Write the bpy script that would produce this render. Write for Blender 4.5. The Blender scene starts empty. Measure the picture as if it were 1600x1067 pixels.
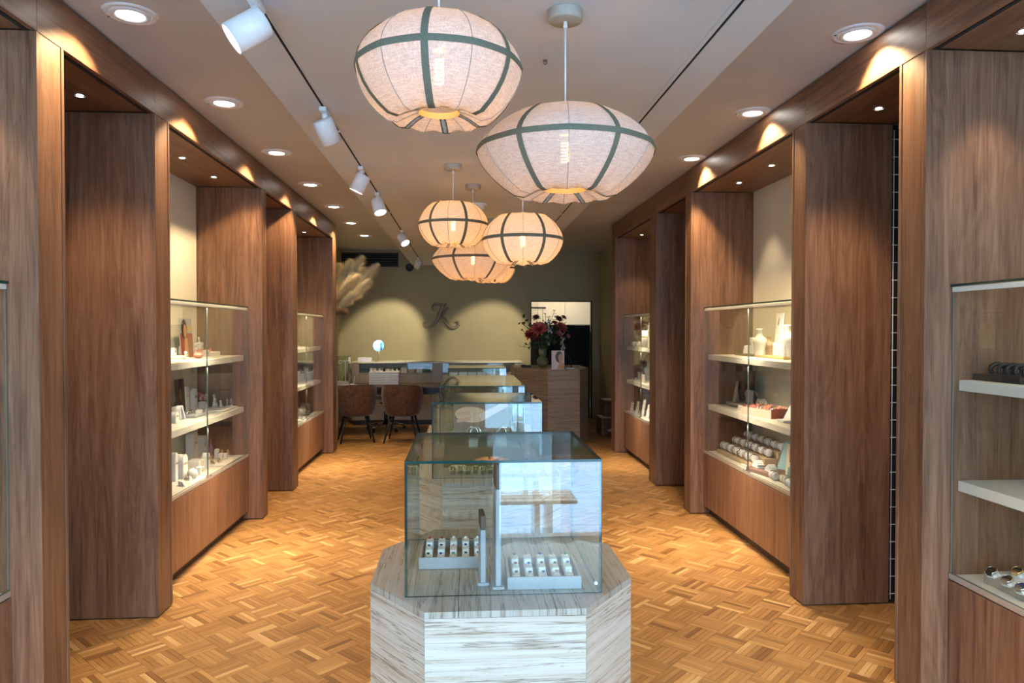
import bpy, math, random
from math import sin, cos, pi, radians
from mathutils import Vector, Matrix
random.seed(7)
SC = bpy.context.scene
COL = SC.collection
# ------------------------------------------------------------------ camera
F, CX, CY, H = 1110.0, 800.0, 533.5, 1.6
YAW, PIT = math.atan(75/F), math.atan(18.5/F)
FW = Vector((sin(YAW)*cos(PIT), cos(YAW)*cos(PIT), -sin(PIT)))
RT = Vector((cos(YAW), -sin(YAW), 0))
UP = RT.cross(FW)
CAM = Vector((0, 0, H))
cam = bpy.data.cameras.new('camera')
cam.sensor_width = 36; cam.lens = F/1600*36; cam.clip_start = .02; cam.clip_end = 200
camo = bpy.data.objects.new('camera', cam); COL.objects.link(camo)
m = Matrix((RT, UP, -FW)).transposed().to_4x4(); m.translation = CAM
camo.matrix_world = m
SC.camera = camo
# ------------------------------------------------------------------ daylight, exposure
W = bpy.data.worlds.new('sky'); SC.world = W; W.use_nodes = True
bg = W.node_tree.nodes['Background']
bg.inputs[0].default_value = (.46, .72, 1.0, 1); bg.inputs[1].default_value = 11.0
pl = bpy.data.lights.new('window_portal', 'AREA'); pl.shape = 'RECTANGLE'; pl.size = 4.7; pl.size_y = 3.4
pl.cycles.is_portal = True
po = bpy.data.objects.new('window_portal', pl); COL.objects.link(po)
po.location = (.14, -.98, 1.3); po.rotation_euler = (radians(90), 0, 0)   # faces into the shop
SC.view_settings.view_transform = 'Standard'; SC.view_settings.look = 'None'
SC.view_settings.gamma = 1; SC.view_settings.use_curve_mapping = False
SC.view_settings.exposure = 0.2
cy = SC.cycles
cy.use_denoising = True; cy.use_adaptive_sampling = True; cy.adaptive_threshold = .03; cy.max_bounces = 9; cy.diffuse_bounces = 4; cy.glossy_bounces = 4
cy.transparent_max_bounces = 32; cy.transmission_bounces = 6; cy.caustics_reflective = False; cy.caustics_refractive = False
cy.sample_clamp_indirect = 6.0

# ------------------------------------------------------------------ helpers
def ray(px, py): return FW + RT*((px-CX)/F) + UP*((CY-py)/F)
def at_z(px, py, z):
    d = ray(px, py); return CAM + d*((z-H)/d.z)
def at_y(px, py, y):
    d = ray(px, py); return CAM + d*(y/d.y)
def proj(p):
    v = p - CAM; z = v.dot(FW)
    return CX+F*v.dot(RT)/z, CY-F*v.dot(UP)/z, z

class MB:
    def __init__(s): s.v = []; s.f = []; s.mi = []; s.sm = []
    def add(s, vs, fs, mi=0, sm=False):
        o = len(s.v); s.v += [tuple(v) for v in vs]
        for f in fs: s.f.append(tuple(i+o for i in f)); s.mi.append(mi); s.sm.append(sm)
        return s
    def box(s, x0, x1, y0, y1, z0, z1, mi=0, bev=0.0):
        if x0 > x1: x0, x1 = x1, x0
        if y0 > y1: y0, y1 = y1, y0
        if z0 > z1: z0, z1 = z1, z0
        if bev <= 0:
            vs = [(x, y, z) for z in (z0, z1) for y in (y0, y1) for x in (x0, x1)]
            return s.add(vs, [(0,2,3,1),(4,5,7,6),(0,1,5,4),(2,6,7,3),(0,4,6,2),(1,3,7,5)], mi)
        b = min(bev, (x1-x0)*.45, (y1-y0)*.45, (z1-z0)*.45)
        vs = []; idx = {}
        for i in (0, 1):
            for j in (0, 1):
                for k in (0, 1):
                    X, Y, Z = (x0, x1)[i], (y0, y1)[j], (z0, z1)[k]
                    dx, dy, dz = (b, -b)[i], (b, -b)[j], (b, -b)[k]
                    idx[i,j,k,'x'] = len(vs); vs.append((X, Y+dy, Z+dz))
                    idx[i,j,k,'y'] = len(vs); vs.append((X+dx, Y, Z+dz))
                    idx[i,j,k,'z'] = len(vs); vs.append((X+dx, Y+dy, Z))
        fs = []
        I = lambda i,j,k,a: idx[i,j,k,a]
        fs += [(I(0,0,0,'x'),I(0,0,1,'x'),I(0,1,1,'x'),I(0,1,0,'x')), (I(1,0,0,'x'),I(1,1,0,'x'),I(1,1,1,'x'),I(1,0,1,'x'))]
        fs += [(I(0,0,0,'y'),I(1,0,0,'y'),I(1,0,1,'y'),I(0,0,1,'y')), (I(0,1,0,'y'),I(0,1,1,'y'),I(1,1,1,'y'),I(1,1,0,'y'))]
        fs += [(I(0,0,0,'z'),I(0,1,0,'z'),I(1,1,0,'z'),I(1,0,0,'z')), (I(0,0,1,'z'),I(1,0,1,'z'),I(1,1,1,'z'),I(0,1,1,'z'))]
        for j in (0,1):
            for k in (0,1):
                fs.append((I(0,j,k,'y'),I(1,j,k,'y'),I(1,j,k,'z'),I(0,j,k,'z')))
        for i in (0,1):
            for k in (0,1):
                fs.append((I(i,0,k,'x'),I(i,1,k,'x'),I(i,1,k,'z'),I(i,0,k,'z')))
        for i in (0,1):
            for j in (0,1):
                fs.append((I(i,j,0,'x'),I(i,j,1,'x'),I(i,j,1,'y'),I(i,j,0,'y')))
        for i in (0,1):
            for j in (0,1):
                for k in (0,1): fs.append((I(i,j,k,'x'),I(i,j,k,'y'),I(i,j,k,'z')))
        return s.add(vs, fs, mi)
    def prism(s, pts, h, axis='z', o=0.0, mi=0):
        """polygon pts extruded from o to o+h along axis"""
        n = len(pts)
        def mk(a, b, c): return {'z': (a, b, c), 'y': (a, c, b), 'x': (c, a, b)}[axis]
        vs = [mk(a, b, o) for a, b in pts] + [mk(a, b, o+h) for a, b in pts]
        fs = [tuple(range(n))[::-1], tuple(range(n, 2*n))] + [(i, (i+1) % n, (i+1) % n+n, i+n) for i in range(n)]
        return s.add(vs, fs, mi)
    def lathe(s, prof, n=24, c=(0, 0, 0), mi=0, sm=True, sx=1, sy=1, cap=True):
        vs = []; fs = []
        for r, z in prof:
            for k in range(n):
                a = 2*pi*k/n; vs.append((c[0]+r*cos(a)*sx, c[1]+r*sin(a)*sy, c[2]+z))
        for i in range(len(prof)-1):
            for k in range(n):
                k2 = (k+1) % n
                fs.append((i*n+k, i*n+k2, (i+1)*n+k2, (i+1)*n+k))
        s.add(vs, fs, mi, sm)
        if cap:
            o = len(s.v)-len(vs)
            if prof[0][0] > 1e-5: s.f.append(tuple(o+k for k in range(n))[::-1]); s.mi.append(mi); s.sm.append(False)
            if prof[-1][0] > 1e-5: s.f.append(tuple(o+(len(prof)-1)*n+k for k in range(n))); s.mi.append(mi); s.sm.append(False)
        return s
    def tube(s, pts, r, n=8, closed=False, mi=0, cap=True):
        P = [Vector(p) for p in pts]; m_ = len(P); R = r if isinstance(r, (list, tuple)) else [r]*m_
        vs = []; fs = []; nrm = None
        for i, p in enumerate(P):
            t = (P[(i+1) % m_]-P[i-1]) if closed else (P[min(i+1, m_-1)]-P[max(i-1, 0)])
            t = t.normalized() if t.length > 1e-9 else Vector((0, 0, 1))
            if nrm is None: nrm = t.orthogonal().normalized()
            nrm = (nrm - t*nrm.dot(t)); nrm = nrm.normalized() if nrm.length > 1e-6 else t.orthogonal().normalized()
            b = t.cross(nrm)
            for k in range(n):
                a = 2*pi*k/n; vs.append(p+nrm*(R[i]*cos(a))+b*(R[i]*sin(a)))
        for i in range(m_ if closed else m_-1):
            i2 = (i+1) % m_
            for k in range(n):
                k2 = (k+1) % n; fs.append((i*n+k, i*n+k2, i2*n+k2, i2*n+k))
        if cap and not closed: fs += [tuple(range(n))[::-1], tuple((m_-1)*n+k for k in range(n))]
        return s.add(vs, fs, mi, True)
    def torus(s, c, R, r, n=20, k=6, M=None, mi=0):
        pts = [Vector((R*cos(2*pi*i/n), R*sin(2*pi*i/n), 0)) for i in range(n)]
        if M is not None: pts = [M @ p for p in pts]
        return s.tube([p+Vector(c) for p in pts], r, k, True, mi)
    def ball(s, c, r, n=10, sx=1, sy=1, sz=1, mi=0):
        k = max(4, n//2)
        return s.lathe([(max(1e-6, r*sin(pi*i/k)), -r*cos(pi*i/k)*sz) for i in range(k+1)], n, c, mi, True, sx, sy, False)
    def xform(s, M, start=0):
        for i in range(start, len(s.v)): s.v[i] = tuple(M @ Vector(s.v[i]))
        return s
    def mesh(s, name, mats, off=None):
        me = bpy.data.meshes.new(name)
        vs = s.v if off is None else [(a-off[0], b-off[1], c-off[2]) for a, b, c in s.v]
        me.from_pydata(vs, [], s.f)
        for mt in (mats if isinstance(mats, (list, tuple)) else [mats]): me.materials.append(mt)
        me.polygons.foreach_set('material_index', s.mi); me.polygons.foreach_set('use_smooth', s.sm)
        me.update(); return me

def tag(o, label=None, cat=None, group=None, kind=None):
    if label: o['label'] = label
    if cat: o['category'] = cat
    if group: o['group'] = group
    if kind: o['kind'] = kind
    return o
def thing(name, label, cat, loc=(0, 0, 0), rz=0, group=None):
    o = bpy.data.objects.new(name, None); COL.objects.link(o); o.empty_display_size = .05
    o.location = loc; o.rotation_euler = (0, 0, rz)
    return tag(o, label, cat, group)
def wpos(o):
    v = Vector((0, 0, 0))
    while o is not None: v += o.location; o = o.parent
    return v
def part(name, mb, mat, parent=None, world=False):
    off = wpos(parent) if (world and parent is not None) else None
    o = bpy.data.objects.new(name, mb.mesh(name, mat, off)); COL.objects.link(o)
    if parent is not None: o.parent = parent
    return o
def solo(name, mb, mat, label, cat, loc=(0, 0, 0), rz=0, group=None, kind=None):
    o = part(name, mb, mat); o.location = loc; o.rotation_euler = (0, 0, rz)
    return tag(o, label, cat, group, kind)
def struct(name, mb, mat, label=None):
    o = part(name, mb, mat); o['kind'] = 'structure'
    if label: o['label'] = label
    return o
def copy_tree(o, parent=None):
    c = o.copy(); COL.objects.link(c); c.parent = parent
    for ch in o.children: copy_tree(ch, c)
    return c
def light(name, kind, loc, energy, color, parent=None, target=None, **kw):
    l = bpy.data.lights.new(name, kind); l.energy = energy; l.color = color
    for k, v in kw.items(): setattr(l, k, v)
    o = bpy.data.objects.new(name, l); COL.objects.link(o)
    off = wpos(parent) if parent is not None else Vector((0, 0, 0))
    o.location = Vector(loc)-off
    if target is not None: o.rotation_euler = (Vector(target)-Vector(loc)).to_track_quat('-Z', 'Y').to_euler()
    if parent is not None: o.parent = parent
    return o

# ------------------------------------------------------------------ materials
def srgb(r, g, b):
    f = lambda c: (c/255/12.92) if c/255 <= .04045 else ((c/255+.055)/1.055)**2.4
    return (f(r), f(g), f(b), 1)
class N:
    def __init__(s, name):
        s.m = bpy.data.materials.new(name); s.m.use_nodes = True; s.t = s.m.node_tree
        s.t.nodes.clear(); s.out = s.n('ShaderNodeOutputMaterial')
    def n(s, typ, **kw):
        nd = s.t.nodes.new(typ)
        for k, v in kw.items():
            if k.startswith('i_'):
                key = k[2:]; key = int(key) if key.isdigit() else key.replace('_', ' ')
                nd.inputs[key].default_value = v
            else: setattr(nd, k, v)
        return nd
    def l(s, a, b): s.t.links.new(a, b)
    def ramp(s, fac, stops, interp='LINEAR'):
        r = s.n('ShaderNodeValToRGB'); r.color_ramp.interpolation = interp
        e = r.color_ramp.elements
        while len(e) < len(stops): e.new(.5)
        for q, (p, c) in zip(e, stops): q.position = p; q.color = c
        s.l(fac, r.inputs[0]); return r.outputs[0]
    def math(s, op, a, b=None):
        nd = s.n('ShaderNodeMath', operation=op)
        for i, v in enumerate((a, b)):
            if v is None: continue
            if isinstance(v, (int, float)): nd.inputs[i].default_value = v
            else: s.l(v, nd.inputs[i])
        return nd.outputs[0]
    def done(s, sh): s.l(sh, s.out.inputs[0]); return s.m
    def bsdf(s, color, rough=.5, metal=0.0, bump=None, bstr=.2, bdist=.002, **kw):
        b = s.n('ShaderNodeBsdfPrincipled'); b.inputs['Roughness'].default_value = rough if isinstance(rough, (int, float)) else .5
        if not isinstance(rough, (int, float)): s.l(rough, b.inputs['Roughness'])
        b.inputs['Metallic'].default_value = metal
        if isinstance(color, (tuple, list)): b.inputs['Base Color'].default_value = color
        else: s.l(color, b.inputs['Base Color'])
        for k, v in kw.items(): b.inputs[k.replace('_', ' ')].default_value = v
        if bump is not None:
            bn = s.n('ShaderNodeBump'); bn.inputs['Strength'].default_value = bstr; bn.inputs['Distance'].default_value = bdist
            s.l(bump, bn.inputs['Height']); s.l(bn.outputs[0], b.inputs['Normal'])
        return b.outputs[0]
def plain(name, c, rough=.5, metal=0.0, noise=0.0, nscale=40, **kw):
    n = N(name)
    tc = n.n('ShaderNodeTexCoord'); tx = n.n('ShaderNodeTexNoise', i_Scale=nscale, i_Detail=4.0); n.l(tc.outputs['Object'], tx.inputs['Vector'])
    k = max(noise, .03)
    lo = tuple(max(0, v*(1-k)) for v in c[:3])+(1,); hi = tuple(min(1, v*(1+k)) for v in c[:3])+(1,)
    col = n.ramp(tx.outputs[0], [(.3, lo), (.7, hi)])
    return n.done(n.bsdf(col, rough, metal, tx.outputs[0], .05, .001, **kw))
def emit(name, c, s):
    n = N(name); e = n.n('ShaderNodeEmission'); e.inputs[0].default_value = c; e.inputs[1].default_value = s
    return n.done(e.outputs[0])
def wood(name, axis, stops, rough=.42):
    n = N(name)
    g = n.n('ShaderNodeNewGeometry'); oi = n.n('ShaderNodeObjectInfo')
    vm = n.n('ShaderNodeVectorMath', operation='SCALE'); cmb = n.n('ShaderNodeCombineXYZ')
    r7 = n.math('MULTIPLY', oi.outputs['Random'], 13.7)
    for i in range(3): n.l(r7, cmb.inputs[i])
    ad = n.n('ShaderNodeVectorMath', operation='ADD'); n.l(g.outputs['Position'], ad.inputs[0]); n.l(cmb.outputs[0], ad.inputs[1])
    def tex(al, ac, det, dist=0.0):
        mp = n.n('ShaderNodeMapping'); sc = [ac, ac, ac]; sc['xyz'.index(axis)] = al; mp.inputs['Scale'].default_value = sc
        n.l(ad.outputs[0], mp.inputs['Vector'])
        t = n.n('ShaderNodeTexNoise', i_Scale=1.0, i_Detail=det, i_Roughness=.6, i_Distortion=dist); n.l(mp.outputs[0], t.inputs['Vector']); return t.outputs[0]
    big = tex(.55, 5.5, 3.0, 1.6); mid = tex(1.1, 26, 4.0, .8); fine = tex(5, 230, 3.0)
    ring = n.math('FRACT', n.math('MULTIPLY', big, 9.0))
    ring = n.math('ABSOLUTE', n.math('SUBTRACT', ring, .5))
    s1 = n.math('ADD', n.math('MULTIPLY', mid, .55), n.math('MULTIPLY', fine, .30))
    s2 = n.math('ADD', s1, n.math('MULTIPLY', ring, .16))
    s3 = n.math('ADD', s2, n.math('MULTIPLY', big, .18))
    col = n.ramp(s3, stops)
    rg = n.math('ADD', n.math('MULTIPLY', fine, .2), rough-.1)
    return n.done(n.bsdf(col, rg, 0, s3, .12, .001))
WS = [(.35, (.050, .020, .010, 1)), (.47, (.138, .064, .034, 1)), (.60, (.208, .105, .058, 1)), (.74, (.285, .156, .092, 1))]
M = {}
M['wood_z'] = wood('oak_vertical', 'z', WS); M['wood_y'] = wood('oak_lengthwise', 'y', WS); M['wood_x'] = wood('oak_crosswise', 'x', WS)
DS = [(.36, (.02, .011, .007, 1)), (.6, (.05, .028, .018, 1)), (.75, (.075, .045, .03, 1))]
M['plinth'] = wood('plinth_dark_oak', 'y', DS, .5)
OS = [(.3, (.30, .13, .045, 1)), (.6, (.48, .23, .09, 1)), (.8, (.6, .32, .15, 1))]
M['bench'] = wood('bench_pine', 'x', OS)
M['desk'] = wood('desk_walnut', 'x', [(.3, (.05, .025, .014, 1)), (.6, (.12, .065, .035, 1)), (.8, (.18, .1, .06, 1))])

def parquet():
    n = N('parquet_oak')
    a = n.n('ShaderNodeAttribute', attribute_name='gc'); t = n.n('ShaderNodeAttribute', attribute_name='tone'); oi = n.n('ShaderNodeObjectInfo')
    tone = n.math('FRACT', n.math('ADD', t.outputs['Fac'], oi.outputs['Random']))
    cmb = n.n('ShaderNodeCombineXYZ')
    for i in range(3): n.l(n.math('MULTIPLY', tone, 61.0), cmb.inputs[i])
    ad = n.n('ShaderNodeVectorMath', operation='ADD'); n.l(a.outputs['Vector'], ad.inputs[0]); n.l(cmb.outputs[0], ad.inputs[1])
    mp = n.n('ShaderNodeMapping'); mp.inputs['Scale'].default_value = (9, 160, 1); n.l(ad.outputs[0], mp.inputs['Vector'])
    tx = n.n('ShaderNodeTexNoise', i_Scale=1.0, i_Detail=4.0, i_Distortion=.6); n.l(mp.outputs[0], tx.inputs['Vector'])
    base = n.ramp(tone, [(0, (.19, .085, .025, 1)), (.08, (.30, .150, .048, 1)), (.45, (.375, .198, .066, 1)), (.90, (.45, .248, .090, 1)), (.98, (.62, .40, .18, 1))])
    g = n.ramp(tx.outputs[0], [(.3, (.60, .52, .45, 1)), (.55, (1, 1, 1, 1))])
    mx = n.n('ShaderNodeMix', data_type='RGBA', blend_type='MULTIPLY'); mx.inputs[0].default_value = .75
    n.l(base, mx.inputs[6]); n.l(g, mx.inputs[7])
    rg = n.math('ADD', n.math('MULTIPLY', tx.outputs[0], .15), .26)
    return n.done(n.bsdf(mx.outputs[2], rg, 0, tx.outputs[0], .1, .0006))
M['parquet'] = parquet()
M['joint'] = plain('parquet_joint_filler', (.10, .05, .02, 1), .8)

def stone(name, band, along, light_=(.56, .495, .415, 1), warm=0):
    n = N(name)
    g = n.n('ShaderNodeNewGeometry'); oi = n.n('ShaderNodeObjectInfo')
    cmb = n.n('ShaderNodeCombineXYZ')
    for i in range(3): n.l(n.math('MULTIPLY', oi.outputs['Random'], 5.3 if 'xyz'[i] == band else 17.0), cmb.inputs[i])
    ad = n.n('ShaderNodeVectorMath', operation='ADD'); n.l(g.outputs['Position'], ad.inputs[0]); n.l(cmb.outputs[0], ad.inputs[1])
    def tex(sb, so, det, dist):
        sc = [so]*3; sc['xyz'.index(band)] = sb
        mp = n.n('ShaderNodeMapping'); mp.inputs['Scale'].default_value = sc; n.l(ad.outputs[0], mp.inputs['Vector'])
        t = n.n('ShaderNodeTexNoise', i_Scale=1.0, i_Detail=det, i_Roughness=.62, i_Distortion=dist); n.l(mp.outputs[0], t.inputs['Vector']); return t.outputs[0]
    a = tex(30, .9, 6.0, .25); b = tex(170, 3.0, 5.0, .5); c = tex(24, .8, 5.0, .35); e = tex(55, 1.8, 5.0, .6)
    s = n.math('ADD', n.math('MULTIPLY', a, .62), n.math('MULTIPLY', b, .38))
    L = light_; k = lambda f, w=0: (L[0]*f*(1+w), L[1]*f, L[2]*f*(1-w), 1)
    col = n.ramp(s, [(.30, k(.62, .14)), (.40, k(.80, .10)), (.47, k(.93, .04)), (.54, k(1.04)), (.62, k(1.12)), (.72, k(.82, .08))])
    def vein(src, w, dark):
        d_ = n.math('ABSOLUTE', n.math('SUBTRACT', src, .5))
        return n.ramp(d_, [(0, dark), (w, (1, 1, 1, 1))])
    v1 = vein(c, .018, (.36, .29, .22, 1)); v2 = vein(e, .012, (.55, .48, .40, 1))
    m0 = n.n('ShaderNodeMix', data_type='RGBA', blend_type='MULTIPLY'); m0.inputs[0].default_value = .85; n.l(v1, m0.inputs[6]); n.l(v2, m0.inputs[7])
    mx = n.n('ShaderNodeMix', data_type='RGBA', blend_type='MULTIPLY'); mx.inputs[0].default_value = .9
    n.l(col, mx.inputs[6]); n.l(m0.outputs[2], mx.inputs[7])
    return n.done(n.bsdf(mx.outputs[2], .38, 0, s, .12, .001))
M['stone_side'] = stone('travertine_side', 'z', 'x')
M['stone_top'] = stone('travertine_top', 'x', 'y', (.40, .36, .30, 1))
M['stone_brown'] = stone('travertine_brown', 'z', 'x', (.36, .27, .18, 1))

def glass(name, tint=(.93, .975, .955, 1), f0=.05):
    n = N(name)
    tr = n.n('ShaderNodeBsdfTransparent'); tr.inputs[0].default_value = tint
    gl = n.n('ShaderNodeBsdfGlossy'); gl.inputs['Roughness'].default_value = 0.0; gl.inputs[0].default_value = (1, 1, 1, 1)
    lw = n.n('ShaderNodeLayerWeight', i_Blend=.5)
    fr = n.math('ADD', n.math('MULTIPLY', n.math('POWER', lw.outputs['Facing'], 5.0), 1-f0), f0)
    mx = n.n('ShaderNodeMixShader'); n.l(fr, mx.inputs[0]); n.l(tr.outputs[0], mx.inputs[1]); n.l(gl.outputs[0], mx.inputs[2])
    return n.done(mx.outputs[0])
M['glass'] = glass('clear_glass', (.94, .975, .96, 1), .07)
M['glass_cab'] = glass('cabinet_glass', (.97, .98, .965, 1), .02)
M['glass_edge'] = plain('glass_edge_green', (.006, .040, .036, 1), .12)
M['glass_edge_pale'] = plain('glass_edge_pale', (.15, .18, .15, 1), .2)

def linen():
    n = N('linen_shade')
    tc = n.n('ShaderNodeTexCoord')
    def thr(sc):
        mp = n.n('ShaderNodeMapping'); mp.inputs['Scale'].default_value = sc; n.l(tc.outputs['Object'], mp.inputs['Vector'])
        t = n.n('ShaderNodeTexNoise', i_Scale=1.0, i_Detail=3.0); n.l(mp.outputs[0], t.inputs['Vector']); return t.outputs[0]
    s = n.math('ADD', n.math('MULTIPLY', thr((320, 320, 40)), .5), n.math('MULTIPLY', thr((40, 40, 420)), .5))
    col = n.ramp(s, [(.35, (.64, .565, .52, 1)), (.62, (.92, .87, .83, 1))])
    df = n.n('ShaderNodeBsdfDiffuse'); tl = n.n('ShaderNodeBsdfTranslucent'); tr = n.n('ShaderNodeBsdfTransparent')
    n.l(col, df.inputs[0]); n.l(col, tl.inputs[0])
    m1 = n.n('ShaderNodeMixShader'); m1.inputs[0].default_value = .5; n.l(df.outputs[0], m1.inputs[1]); n.l(tl.outputs[0], m1.inputs[2])
    m2 = n.n('ShaderNodeMixShader'); m2.inputs[0].default_value = .10; n.l(m1.outputs[0], m2.inputs[1]); n.l(tr.outputs[0], m2.inputs[2])
    return n.done(m2.outputs[0])
M['linen'] = linen()
M['tape'] = plain('green_tape', (.125, .125, .085, 1), .8, noise=.15, nscale=200)
M['seam'] = plain('linen_seam', (.33, .29, .26, 1), .9)
M['ring_wood'] = plain('shade_ring', (.75, .45, .16, 1), .6)
M['canopy'] = plain('canopy_taupe', (.40, .36, .29, 1), .5)
M['white'] = plain('white_lacquer', (.80, .80, .80, 1), .4)
M['cord'] = plain('white_cord', (.8, .78, .75, 1), .6)
M['black'] = plain('black_plastic', (.010, .010, .011, 1), .5)
M['dark_gap'] = plain('shadow_gap_black', (.006, .006, .006, 1), .9)
M['metal'] = plain('brushed_steel', (.55, .54, .52, 1), .35, 1.0)
M['chrome'] = plain('chrome', (.75, .75, .75, 1), .12, 1.0)
M['silver'] = plain('silver', (.86, .85, .83, 1), .2, 1.0)
M['gold'] = plain('gold', (.86, .62, .27, 1), .22, 1.0)
M['alu'] = plain('champagne_aluminium', (.56, .52, .46, 1), .35, .6)
def paint(name, c, rough=.75, sc=3.0, v=.04):
    n = N(name); g = n.n('ShaderNodeNewGeometry')
    t = n.n('ShaderNodeTexNoise', i_Scale=sc, i_Detail=5.0); n.l(g.outputs['Position'], t.inputs['Vector'])
    f = n.n('ShaderNodeTexNoise', i_Scale=180.0, i_Detail=2.0); n.l(g.outputs['Position'], f.inputs['Vector'])
    col = n.ramp(t.outputs[0], [(.3, tuple(x*(1-v) for x in c[:3])+(1,)), (.7, tuple(x*(1+v) for x in c[:3])+(1,))])
    return n.done(n.bsdf(col, rough, 0, f.outputs[0], .05, .001))
M['ceil'] = paint('ceiling_paint', (.55, .545, .525, 1))
M['ceil_low'] = paint('dropped_ceiling_daylight_tint', (.60, .635, .66, 1))  # cool tint stands in for bluish street daylight on the panel
M['wall_olive'] = paint('olive_wall_paint', (.36, .31, .175, 1))
M['cream'] = paint('cream_back_panel', (.70, .66, .53, 1))
M['shelf'] = plain('cream_shelf', (.82, .80, .72, 1), .35)
M['disp'] = plain('ivory_display', (.84, .81, .74, 1), .55)
M['disp_g'] = plain('white_display_leather', (.86, .85, .83, 1), .5, noise=.06)
M['taupe'] = plain('taupe_suede', (.36, .32, .27, 1), .85, noise=.1)
M['lav'] = plain('grey_lilac_tray', (.42, .40, .42, 1), .45)
M['brown'] = plain('brown_tray', (.14, .085, .06, 1), .7)
M['mauve'] = plain('mauve_brown_tray', (.20, .12, .105, 1), .6)
M['coral'] = plain('coral_paper', (.80, .33, .24, 1), .6, noise=.1)
M['coral_d'] = plain('brick_coral', (.50, .13, .08, 1), .6)
M['blush'] = plain('blush_paper', (.84, .58, .48, 1), .6)
M['teal'] = plain('dusty_teal_card', (.20, .36, .40, 1), .6)
M['brass_board'] = plain('oak_display_board', (.48, .32, .13, 1), .5, noise=.2)
M['olive_board'] = plain('dark_olive_board', (.13, .11, .05, 1), .6)
M['velvet'] = plain('brown_velvet', (.090, .037, .013, 1), .8, noise=.45, nscale=28, Sheen_Weight=.3)
M['tan'] = plain('tan_card', (.55, .42, .28, 1), .6)
M['logo'] = plain('logo_bronze', (.22, .165, .105, 1), .4, noise=.1)
M['p_wire'] = plain('pale_wire', (.6, .6, .6, 1), .4); M['p_tag'] = plain('lilac_white_tag', (.78, .78, .88, 1), .5); M['lil'] = plain('lilac_glass', (.38, .20, .30, 1), .2); M['p_pale'] = plain('print_lilac', (.62, .62, .72, 1), .5)
M['led'] = emit('led_white', (1, .95, .86, 1), 18)
M['led_cool'] = emit('led_point', (.92, .96, 1, 1), 30)
M['filament'] = emit('filament_glow', (1, .50, .14, 1), 90)
M['bulb'] = glass('bulb_glass', (1, .93, .82, 1), .03)
M['grille'] = plain('dark_grille', (.012, .012, .010, 1), .5)
WARM = (1, .72, .40); WARM2 = (1, .80, .56); NEUT = (1, .90, .76)

# ------------------------------------------------------------------ floor: mosaic parquet laid on the diagonal
XL, XR, YB, YF = -2.26, 2.53, 12.6, -.9           # room extents
SQ, NF = .165, 6
FW_ = SQ/NF
def finger_geo(c, ang, dz, gap=.0005, bev=.0008):
    L2, W2 = SQ/2-gap, FW_/2-gap
    ca, sa = cos(ang), sin(ang)
    vs = []
    for (hl, hw, z) in ((L2, W2, -.004), (L2, W2, -bev), (L2-bev, W2-bev, 0)):
        for (a, b) in ((-1, -1), (1, -1), (1, 1), (-1, 1)):
            u, v = a*hl, b*hw
            vs.append((c[0]+u*ca-v*sa, c[1]+u*sa+v*ca, z+dz, u, v))
    return vs
FF = [(8, 9, 10, 11)] + [(i, (i+1) % 4, (i+1) % 4+4, i+4) for i in range(4)] + [(i+4, (i+1) % 4+4, (i+1) % 4+8, i+8) for i in range(4)]
floor = struct('floor', MB().box(XL-.1, XR+.1, YF, 14.6, -.12, -.004), M['joint'], 'oak mosaic parquet floor in diagonal basket weave')
fingers = []
rot = radians(45)
for i in range(-110, 111):
    for j in range(-110, 111):
        bx, by = (i+.5)*SQ, (j+.5)*SQ
        X, Y = bx*cos(rot)-by*sin(rot)+.05, bx*sin(rot)+by*cos(rot)+.03
        if not (XL-.02 < X < XR+.02 and YF+.12 < Y < 14.4): continue
        o = (i+j) % 2
        for k in range(NF):
            q = (k-(NF-1)/2)*FW_
            lx, ly = (0, q) if o == 0 else (q, 0)
            fingers.append((X+lx*cos(rot)-ly*sin(rot), Y+lx*sin(rot)+ly*cos(rot), rot+(pi/2 if o else 0), random.uniform(-.0003, .0003)))
def seen(f):
    p = Vector((f[0], f[1], 0))
    if f[1] < 2.9: return 0
    px, py, z = proj(p)
    if not (5 < px < 1595 and py < 1066) or f[0] < -1.80 or f[0] > 2.06: return 0
    if 578 < px < 992 and py > 852: return 0
    if px < 118 or px > 1390: return 0
    return 1/(z*z*z)
order = sorted(range(len(fingers)), key=lambda i: -seen(fingers[i]))
near = set(order[:300])
def attrs(me, gc, tone):
    a = me.attributes.new('gc', 'FLOAT_VECTOR', 'POINT'); a.data.foreach_set('vector', [c for g in gc for c in (g[0], g[1], 0)])
    b = me.attributes.new('tone', 'FLOAT', 'POINT'); b.data.foreach_set('value', tone)
g0 = finger_geo((0, 0), 0, 0)
fm = bpy.data.meshes.new('parquet_strip'); fm.from_pydata([v[:3] for v in g0], [], FF); fm.materials.append(M['parquet'])
attrs(fm, [(v[3], v[4]) for v in g0], [0.0]*12)
for i in order[:300]:
    f = fingers[i]
    o = bpy.data.objects.new('parquet_strip', fm); COL.objects.link(o); o.parent = floor
    o.location = (f[0], f[1], f[3]); o.rotation_euler = (0, 0, f[2])
V, FS, GC, TN = [], [], [], []
for i, f in enumerate(fingers):
    if i in near: continue
    b = len(V); g = finger_geo(f, f[2], f[3]); t = random.random()
    V += [v[:3] for v in g]; GC += [(v[3], v[4]) for v in g]; TN += [t]*12
    FS += [tuple(q+b for q in fc) for fc in FF]
pm = bpy.data.meshes.new('parquet_field'); pm.from_pydata(V, [], FS); pm.materials.append(M['parquet']); attrs(pm, GC, TN)
pf = bpy.data.objects.new('parquet_field', pm); COL.objects.link(pf); pf.parent = floor; pf['kind'] = 'stuff'

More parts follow.
